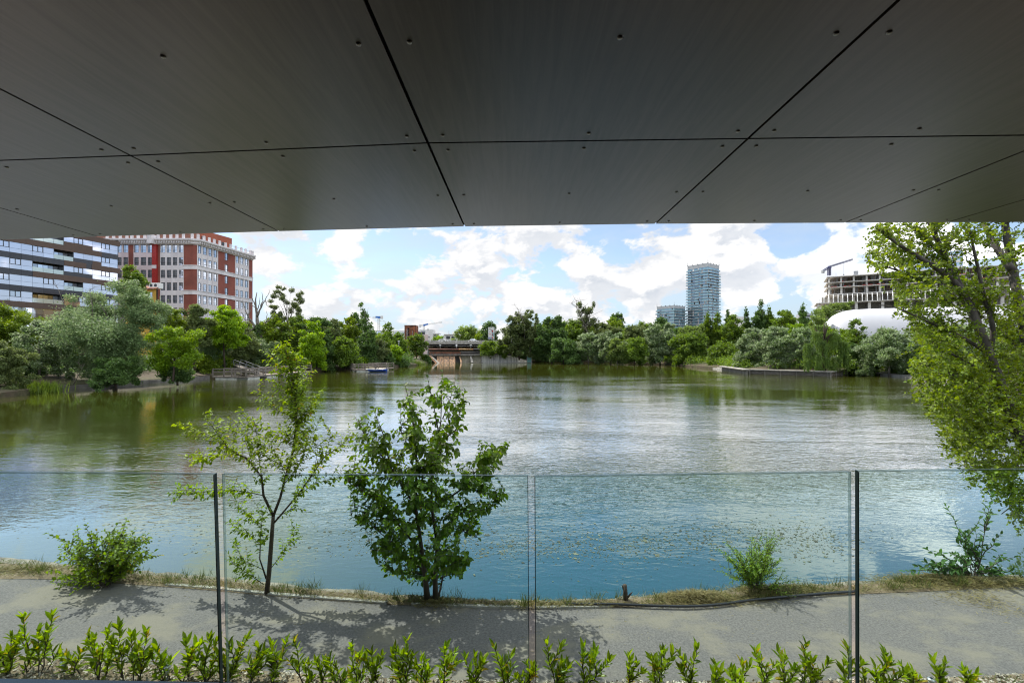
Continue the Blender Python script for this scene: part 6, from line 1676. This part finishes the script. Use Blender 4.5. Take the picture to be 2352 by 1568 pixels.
# bridge
D2 = 184.0
o = thing('road_bridge', 'long low concrete road bridge with a balustraded parapet behind the weir', 'bridge', Wb(1100, 700, D2)); o.location.z = 0; org = o.location
zb = lambda y: Wb(0, y, D2).z
xl, xr = Wb(560, 0, D2).x, Wb(2900, 0, D2).x
g = MB(org); g.obox((xl, D2, zb(525)), (xr - xl, 0, 0), (0, 12, 0), (0, 0, zb(497) - zb(525))); g.build('deck', 'concrete', o)
g = MB(org); g.obox((xl, D2 + 1.2, zb(548)), (xr - xl, 0, 0), (0, 9.5, 0), (0, 0, zb(526) - zb(548))); g.build('girder', 'pipe_black', o)
g = MB(org); g.obox((xl, D2 + 10.8, WZ), (xr - xl, 0, 0), (0, .6, 0), (0, 0, zb(549) - WZ)); g.build('abutment', 'concrete_dark', o)
g = MB(org)
for k in range(9): g.obox((Wb(640 + k * 110, 0, D2).x, D2 + 10.6, zb(582)), (9 * .0283 * 6, 0, 0), (0, .15, 0), (0, 0, zb(553) - zb(582)))
g.build('opening', 'backing', o)
g = MB(org); a, b = Vector((xl, D2 + .15, zb(474))), Vector((xr, D2 + .15, zb(474))); g.bar(a, b, .22, .2); g.bar(a - Vector((0, 0, zb(474) - zb(494))), b - Vector((0, 0, zb(474) - zb(494))), .2, .18); g.build('parapet_rail', 'concrete', o)
g = MB(org); x = xl
while x < xr: g.obox((x, D2 + .1, zb(494)), (.28, 0, 0), (0, .12, 0), (0, 0, zb(476) - zb(494))); x += .62
so = g.build('balusters', 'concrete', o); so['kind'] = 'stuff'
g = MB(org)
for k in range(14): g.obox((Wb(600 + k * 125, 0, D2).x, D2 + .02, zb(497)), (.7, 0, 0), (0, .35, 0), (0, 0, zb(472) - zb(497)))
g.build('parapet_post', 'concrete', o)
g = MB(org); a, b = Vector((xl, D2 + 11.7, zb(472))), Vector((xr, D2 + 11.7, zb(472))); g.bar(a, b, .15, .12); g.bar(a - Vector((0, 0, .6)), b - Vector((0, 0, .6)), .12, .12)
for k in range(60): g.box((xl + (xr - xl) * k / 60, D2 + 11.7, zb(485)), (.14, .14, 1.3))
g.build('far_parapet', 'steel_grey', o)
def car(label, x, mat):
    p = Wb(x, 497, D2 + 5); p.z = zb(497); o = thing('parked_car' if 0 else 'car', label, 'car', p, 'cars crossing the bridge'); g = MB()
    prof = [(-2.1, .3), (-2.15, .75), (-1.5, .9), (-.9, 1.4), (.6, 1.45), (1.25, .95), (2.05, .8), (2.15, .35)]
    g.prism([Vector((x_, -.85, z_)) for x_, z_ in prof], (0, 1.7, 0)); link('body', g.mesh('body', mat), o)
    g = MB(); g.prism([Vector((x_, -.87, z_)) for x_, z_ in [(-1.25, .95), (-.8, 1.33), (.5, 1.37), (1.0, .98)]], (0, 1.74, 0)); link('windows', g.mesh('windows', 'window_glass'), o)
    for wx in (-1.35, 1.35):
        for wy in (-.8, .62): g = MB(); g.tube([(wx, wy, .32), (wx, wy + .2, .32)], .32, 14); link('wheel', g.mesh('wheel', 'hose_black'), o)
car('white car behind the bridge parapet at left', 835, 'car_white'); car('second pale car on the bridge right of centre', 1275, 'car_white')
def lamp(label, pts, d, r, head, name='street_lamp', grp=None):
    P = [Wb(x, y, d) for x, y in pts]; o = thing(name, label, 'lamp post', P[0], grp); g = MB(o.location)
    g.tube(P, r, 7); g.build('pole', 'steel_grey', o, True)
    g = MB(o.location); g.box(P[-1], head); g.build('lamp_head', 'white_metal', o)
lamp('slim lamp post under the bridge deck at left', [(803, 590), (803, 535)], 174, .10, (.7, .4, .25))
lamp('lamp post with a round head under the bridge in the middle', [(1036, 590), (1036, 545)], 174, .09, (.55, .5, .95))
lamp('slim lamp post under the bridge deck at right', [(1241, 590), (1241, 535)], 174, .10, (.7, .4, .25))
lamp('grey post at the left end of the weir, outer one', [(560, 710), (560, 585)], 160, .12, (.5, .4, .3)); lamp('grey post at the left end of the weir, inner one', [(624, 700), (624, 590)], 160, .12, (.5, .4, .3))
lamp('white floodlight pole rising behind the bright shrub', [(212, 590), (212, 485)], 130, .09, (.5, .4, .3))
dl = 210
lamp('tall street lamp with one long arm near the distant crane', [(16, 330), (16, 205), (10, 200), (-60, 190)], dl, .09, (1.2, .3, .12))
lamp('short post with a box on the slope behind the shorter dock', [(-30, 600), (-30, 575)], 124, .1, (.5, .4, .5))
# green gate box at the end of the wing wall
b = Wb(2078, 790, 166); g = MB(b); o = thing('sluice_gate', 'small green steel gate frame at the right end of the wing wall', 'gate', b)
g = MB(b); g.obox(b + Vector((-.8, 0, 0)), (1.5, 0, 0), (0, .15, 0), (0, 0, Wb(0, 690, 166).z - b.z)); g.build('gate_leaf', 'leaf_dark' if 0 else 'teal_metal', o)
g = MB(b); h = Wb(0, 686, 166).z - b.z
for dx in (-.95, .75): g.obox(b + Vector((dx, -.05, -.6)), (.18, 0, 0), (0, .25, 0), (0, 0, h + .6))
g.build('frame', 'concrete', o)
# advertising board
d = 176; c = W(1128.4, 765, d); o = thing('billboard', 'upright lit-box advertising board with a red power drill picture above the bridge', 'billboard', Vector((c.x, d, 0))); org = o.location
def Wc(x, y, dd=0.0): return W(1109 + x * .0375, 731 + y * .0375, d + dd)
def flat(nm, x0, x1, y0, y1, m, off, th, par):
    g = MB(org); a = Wc(x0, y1); b = Wc(x1, y0); g.obox((a.x, d - off, a.z), (b.x - a.x, 0, 0), (0, th, 0), (0, 0, b.z - a.z)); return g.build(nm, m, par)
flat('frame', 318, 716, 535, 1275, 'steel_grey', 0, .5, o)
ps = flat('poster', 345, 690, 560, 1245, 'white_wall', .03, .02, o); ps['label'] = 'white poster showing a red and black power drill'
flat('heading_mark', 385, 468, 622, 650, 'red_paint', .045, .01, ps); flat('text_lines', 385, 470, 780, 850, 'grey_print', .045, .01, ps); flat('price_mark', 380, 495, 920, 980, 'pink_print', .045, .01, ps)
flat('footer_band', 352, 640, 1160, 1235, 'blue_print', .045, .01, ps); flat('footer_text', 400, 560, 1185, 1205, 'white_wall', .058, .01, ps); flat('footer_badge', 575, 640, 1130, 1225, 'orange_print', .058, .01, ps)
g = MB(org)
def wp(x, y, off): p = Wc(x, y); p.y = d - off; return p
g.prism([wp(470, 720, .05), wp(495, 695, .05), (wp(545, 715, .05)), wp(540, 765, .05), wp(500, 755, .05)], (0, .01, 0)); g.prism([wp(565, 850, .05), wp(600, 840, .05), wp(605, 960, .05), wp(580, 970, .05)], (0, .01, 0)); g.prism([wp(540, 980, .05), wp(600, 960, .05), wp(632, 990, .05), wp(628, 1060, .05), wp(545, 1075, .05)], (0, .01, 0))
g.build('drill_body_print', 'crane_dark', ps)
g = MB(org); g.prism([wp(545, 715, .062), wp(600, 715, .062), wp(640, 765, .062), wp(620, 800, .062), wp(590, 850, .062), wp(560, 845, .062), wp(540, 770, .062)], (0, .01, 0)); g.prism([wp(580, 1000, .062), wp(630, 990, .062), wp(628, 1045, .062), wp(585, 1050, .062)], (0, .01, 0)); g.build('drill_red_print', 'red_paint', ps)
flat('side_banner', 640, 690, 870, 1090, 'teal_metal', .06, .01, o)
g = MB(org); a = Wc(640, 1275); g.tube([Vector((a.x, d + .2, 0)), Vector((a.x, d + .2, a.z + .2))], .22, 10); g.build('pole', 'steel_grey', o)
# rusty tower and its lattice mast
d = 200; o = thing('rusty_tower', 'square tower clad in rust-brown steel sheets', 'tower', W(942, 790, d)); o.location.z = 0; org = o.location
a = W(929, 747, d); b = W(955.6, 747, d); g = MB(org); g.obox((a.x, d, 0), (b.x - a.x, 0, 0), (0, 5, 0), (0, 0, a.z)); g.build('cladding', 'rust', o)
g = MB(org)
for k in range(5): x = a.x + (b.x - a.x) * (.02 + k * .235); g.obox((x, d - .1, 2), (.16, 0, 0), (0, .09, 0), (0, 0, a.z - 2))
g.obox((a.x - .05, d - .12, a.z - .3), (b.x - a.x + .1, 0, 0), (0, .11, 0), (0, 0, .4)); g.build('seams', 'pipe_rust', o)
g = MB(org)
for k in range(6): z = a.z - 2 - k * 1.25; g.obox((a.x + (b.x - a.x) * .31, d - .14, z), (.5, 0, 0), (0, .12, 0), (0, 0, .9))
g.build('hatch', 'backing', o)
g = MB(org)
x0, x1 = W(934.5, 0, d).x, W(937.5, 0, d).x
for x in (x0, x1): g.bar((x, d - .5, 0), (x, d - .5, a.z - 1.6), .09)
for k in range(16): z = .5 + k * (a.z - 2.5) / 16; g.bar((x0, d - .5, z), (x1, d - .5, z + .9), .06); g.bar((x1, d - .5, z), (x0, d - .5, z + .9), .06)
g.build('ladder_frame', 'steel_grey', o)
g = MB(org)
x = W(948, 0, d).x; g.bar((x, d - .25, 1), (x, d - .25, a.z - 2.5), .12); g.build('cable_duct', 'concrete', o)

# ------------------------------------------------------------------ tower cranes
def lattice(g, p, q, w, n, r, m=0, up=Vector((0, 0, 1))):
    d = (q - p).normalized(); u = d.cross(Vector((0, 1, 0))); u = u.normalized() if u.length > .1 else Vector((1, 0, 0)); v = d.cross(u).normalized()
    cs = [(u + v) * w / 2, (u - v) * w / 2, (-u - v) * w / 2, (v - u) * w / 2]
    for c in cs: g.bar(p + c, q + c, r, r, m)
    for k in range(n):
        a, b = p.lerp(q, k / n), p.lerp(q, (k + 1) / n)
        for i in range(4): g.bar(a + cs[i], b + cs[(i + 1) % 4], r * .7, r * .7, m)
def crane(label, base, ztop, tip, tail, w, mats, cabbox, nj, rr_=.22, ground=0.0):
    o = thing('tower_crane', label, 'crane', Vector((base.x, base.y, ground))); org = o.location; top = Vector((base.x, base.y, ztop))
    g = MB(org); lattice(g, Vector((base.x, base.y, ground)), top, w, max(8, int((ztop - ground) / w / 1.2)), rr_); g.build('mast', mats[0], o)
    g = MB(org); lattice(g, top + (tip - top) * .05 + Vector((0, 0, w * .7)), tip, w * .62, nj, rr_ * .8); g.build('jib', mats[1], o)
    g = MB(org); lattice(g, top + Vector((0, 0, w * .5)), tail, w * .8, 4, rr_); g.build('counter_jib', mats[2], o)
    g = MB(org); g.box(tail + Vector((0, 0, -w * .3)), (w * 1.1, w * 1.2, w * 1.6)); g.build('counterweight', mats[3], o)
    g = MB(org); g.box(top + Vector((w * .25, 0, w * .55)), (w * 1.2, w, w * 1.2)); g.build('cab', mats[4], o)
    if cabbox: 
        for (f, L, m) in cabbox:
            g = MB(org); p = top.lerp(tip, f) + Vector((0, -w * .4, w * .6)); dd = (tip - top).normalized(); g.bar(p, p + dd * L, .2, w * 1.0); g.build('banner', m, o)
    return o
d = 420; px = d / F
crane('distant white crane with a blue banner, seen end on beside the leaning poplar', W(870, 758, d), W(0, 731, d).z, W(855, 730, d), W(877, 727.5, d), 1.7, ('crane_white', 'crane_white', 'crane_white', 'white_wall', 'crane_blue'), [(.1, 2.2, 'crane_blue')], 6)
d = 480
cr = crane('distant white and blue crane with a long jib right of the rusty tower', W(973.6, 757, d), W(0, 748.5, d).z, W(1015.5, 739.7, d), W(965, 747.5, d), 1.6, ('crane_white', 'crane_white', 'crane_white', 'white_wall', 'crane_blue'), [(.03, 4.2, 'crane_blue')], 22)
d = 292
cr = crane('dark blue crane with a raised white-topped jib standing on the unfinished building', W(1904.5, 640, d), W(0, 616, d).z, W(1958, 596, d), W(1890, 622.5, d), 1.25, ('crane_dark', 'crane_dark', 'crane_dark', 'grey_wall', 'crane_dark'), None, 24, .27, level(637))
g = MB(cr.location)
for k in range(24):
    f = .08 + k * .038; a = W(0, 616, d).z; p = Vector((W(1904.5, 0, d).x, d, a + .8)).lerp(W(1958, 596, d), f); g.bar(p, p + Vector((-.15, 0, .95)), .10)
g.build('jib_lights' if 0 else 'jib_walkway', 'crane_white', cr)
g = MB(cr.location); p = Vector((W(1904.5, 0, d).x, d, W(0, 616, d).z)).lerp(W(1958, 596, d), .62); g.bar(p, p - Vector((0, 0, 7.5)), .05); g.box(p - Vector((0, 0, 7.6)), (.35, .35, .6)); g.build('hook_line', 'steel_dark', cr)

# ------------------------------------------------------------------ docks, boat, walls along the banks
def dock(label, front, walk, d_float, ganga):
    """front: list of water points (x, y) along the visible edge"""
    P = [GW(*p) for p in front]; o = thing('floating_dock', label, 'dock', P[0], 'floating docks at the left bank'); org = o.location
    zt = WZ + .42
    for a, b in zip(P, P[1:]):
        dd = (b - a); L = dd.length; dd.normalize(); nn = Vector((-dd.y, dd.x, 0))
        if nn.y < 0 and abs(nn.y) > .2: nn = -nn
        if abs(nn.y) <= .2: nn = nn if nn.x < 0 else -nn
        wv = walk
        g = MB(org); g.obox(a + Vector((0, 0, .42)) , dd * L, nn * wv, Vector((0, 0, .10))); g.build('deck', 'wood_deck', o)
        g = MB(org); g.obox(a + Vector((0, 0, .28)) - nn * .03, dd * L, nn * .05, Vector((0, 0, .16))); g.build('edge_beam', 'wood_grey', o)
        n = max(1, int(L / 4.2))
        for k in range(n):
            g = MB(org); s = L * (k + .08) / n; g.obox(a + dd * s - Vector((0, 0, .15)) + nn * .05, dd * (L / n * .62), nn * (wv - .1), Vector((0, 0, .42))); g.build('float', 'float_white', o)
        m = max(2, int(L / 1.9))
        for side in (0.06, wv - .1):
            for k in range(m + 1):
                g = MB(org); q = a + dd * (L * k / m) * .995 + nn * side + Vector((0, 0, .5)); g.box(q + Vector((0, 0, .55)), (.16, .16, 1.1)); g.build('railing_post', 'wood_grey', o)
            g = MB(org)
            for zz in (1.05, .62): g.obox(a + nn * (side - .04) + Vector((0, 0, .5 + zz)), dd * L, nn * .08, Vector((0, 0, .16)))
            g.build('railing', 'wood_grey', o)
    a, b = GW(*ganga[0]), GW(*ganga[1]); a.z = zt + .1; b.z = ganga[2]
    g = MB(org); g.bar(a, b, 1.3, .12); g.build('gangway', 'wood_grey', o)
    gx = (b - a).normalized(); sx = gx.cross(Vector((0, 0, 1))).normalized()
    for s_ in (-.6, .6):
        g = MB(org); g.bar(a + sx * s_ + Vector((0, 0, 1.0)), b + sx * s_ + Vector((0, 0, 1.0)), .07); g.bar(a + sx * s_ + Vector((0, 0, .5)), b + sx * s_ + Vector((0, 0, .5)), .05)
        for k in range(5): q = a.lerp(b, k / 4) + sx * s_; g.bar(q, q + Vector((0, 0, 1.0)), .07)
        g.build('gangway_rail', 'steel_grey', o)
dock('longer floating dock with railings and a gangway at the left bank', [(488, 871), (566, 871.5), (716, 858)], 2.6, .3, ((602, 868), (545, 864), 1.4))
dock('shorter floating dock with railings and a blue boat alongside', [(800, 849.5), (815, 853.5), (862, 853.5), (864, 851), (905, 848.5)], 2.4, .3, ((805, 849), (762, 845), 1.5))
b = GW(865, 853.2); o = thing('rowing_boat', 'small blue rowing boat moored at the shorter dock', 'boat', b); L = 4.6
st = [(-1, .35, .52), (-.7, .75, .46), (-.2, .95, .42), (.4, .85, .44), (.8, .5, .52), (1.0, .08, .64)]
g = MB(); vs, fs = [], []
for (f, w, h) in st:
    x = f * L / 2
    vs += [(x, -w * .85, h), (x, -w * .7, .1), (x, 0, -.1), (x, w * .7, .1), (x, w * .85, h)]
for i in range(len(st) - 1):
    for k in range(4): fs.append((i * 5 + k, i * 5 + k + 1, (i + 1) * 5 + k + 1, (i + 1) * 5 + k))
fs.append((0, 1, 2, 3, 4)); g.add(vs, fs); link('hull', g.mesh('hull', 'boat_blue'), o)
g = MB()
for sd in (-1, 1): g.tube([(f * L / 2, sd * w * .86, h + .02) for f, w, h in st], .055, 6)
link('gunwale', g.mesh('gunwale', 'boat_white'), o)
for f in (-.45, .15, .6):
    g = MB(); g.box((f * L / 2, 0, .32), (.3, 1.25, .05)); link('seat', g.mesh('seat', 'boat_white'), o)
g = MB(); g.obox((-2.3, -.6, .22), (4.4, 0, 0), (0, 1.2, 0), (0, 0, .03)); link('floorboard', g.mesh('floorboard', 'boat_blue'), o)
o.rotation_euler = (0, 0, math.radians(3)); o.location.z = WZ + .05
# wall of concrete blocks along the left bank
WL = [(62, 905), (120, 896.5), (200, 891), (295, 884.5), (395, 877), (482, 870)]
o = thing('bank_wall', 'low wall of weathered concrete slabs along the left bank', 'wall', GW(200, 891)); org = o.location
P = resample([GW(*p) for p in WL], 26)
for a, b in zip(P, P[1:]):
    dd = b - a; nn = Vector((-dd.y, dd.x, 0)).normalized(); nn = nn if nn.x < 0 else -nn
    g = MB(org); g.obox(a - Vector((0, 0, .3)) + dd * .006, dd * .988, nn * .35, Vector((0, 0, .80 + rng.uniform(-.08, .03)))); g.build('wall_slab', 'concrete_dark', o)
o = thing('marker_post', 'short white post on the left bank by the longer dock', 'post', GW(528, 863)); o.location.z = .2
g = MB(); g.lathe((0, 0, 0), [(.14, 0), (.14, 1.25), (.10, 1.3)], 10); link('post', g.mesh('post', 'white_metal', True), o)
def quay(label, pts, hgt, lat, name='quay_wall'):
    P = [GW(*p) for p in pts]; o = thing(name, label, 'quay', P[0]); org = o.location
    for a, b in zip(P, P[1:]):
        dd = b - a; L = dd.length; dd.normalize(); nn = Vector((-dd.y, dd.x, 0)); nn = nn if nn.y > 0 else -nn
        g = MB(org); g.obox(a + Vector((0, 0, hgt - .16)) - nn * .12, dd * L, nn * (1.3 if lat else .5), Vector((0, 0, .16))); g.build('cap', 'concrete', o)
        g = MB(org); g.obox(a - Vector((0, 0, .3)) + nn * .3, dd * L, nn * .3, Vector((0, 0, hgt + .12))); g.build('wall', 'concrete_dark' if lat else 'concrete', o)
        if lat:
            m = max(2, int(L / 2.4)); g = MB(org)
            for k in range(m + 1): g.box(a + dd * L * k / m + nn * .1 + Vector((0, 0, hgt / 2 - .15)), (.16, .2, hgt - .03))
            g.build('piers', 'concrete_dark', o)
            g = MB(org)
            for k in range(m):
                p, q = a + dd * L * k / m + nn * .1, a + dd * L * (k + 1) / m + nn * .1
                for j in range(3):
                    u, v = p.lerp(q, j / 3), p.lerp(q, (j + 1) / 3)
                    g.bar(u + Vector((0, 0, .22)), v + Vector((0, 0, hgt - .28)), .06); g.bar(u + Vector((0, 0, hgt - .28)), v + Vector((0, 0, .22)), .06)
            g.bar(a + nn * .1 + Vector((0, 0, .16)), b + nn * .1 + Vector((0, 0, .16)), .1)
            g.build('lattice', 'wood_grey', o)
quay('long concrete quay with a lattice front and pale cap at the right bank', [(1664, 849.5), (1722, 858.8), (1908, 864.8), (1971, 859.4)], .95, True)
quay('low plain concrete wall between the far trees and the lattice quay', [(1528, 838), (1600, 842.5), (1664, 849)], .5, False, 'bank_wall')
# low bank wall right of quay
quay('rough low bank wall under the silver poplar right of the quay', [(1971, 860), (2030, 863), (2089, 868), (2200, 880)], .5, False, 'bank_wall')
print('objects', len(bpy.data.objects))
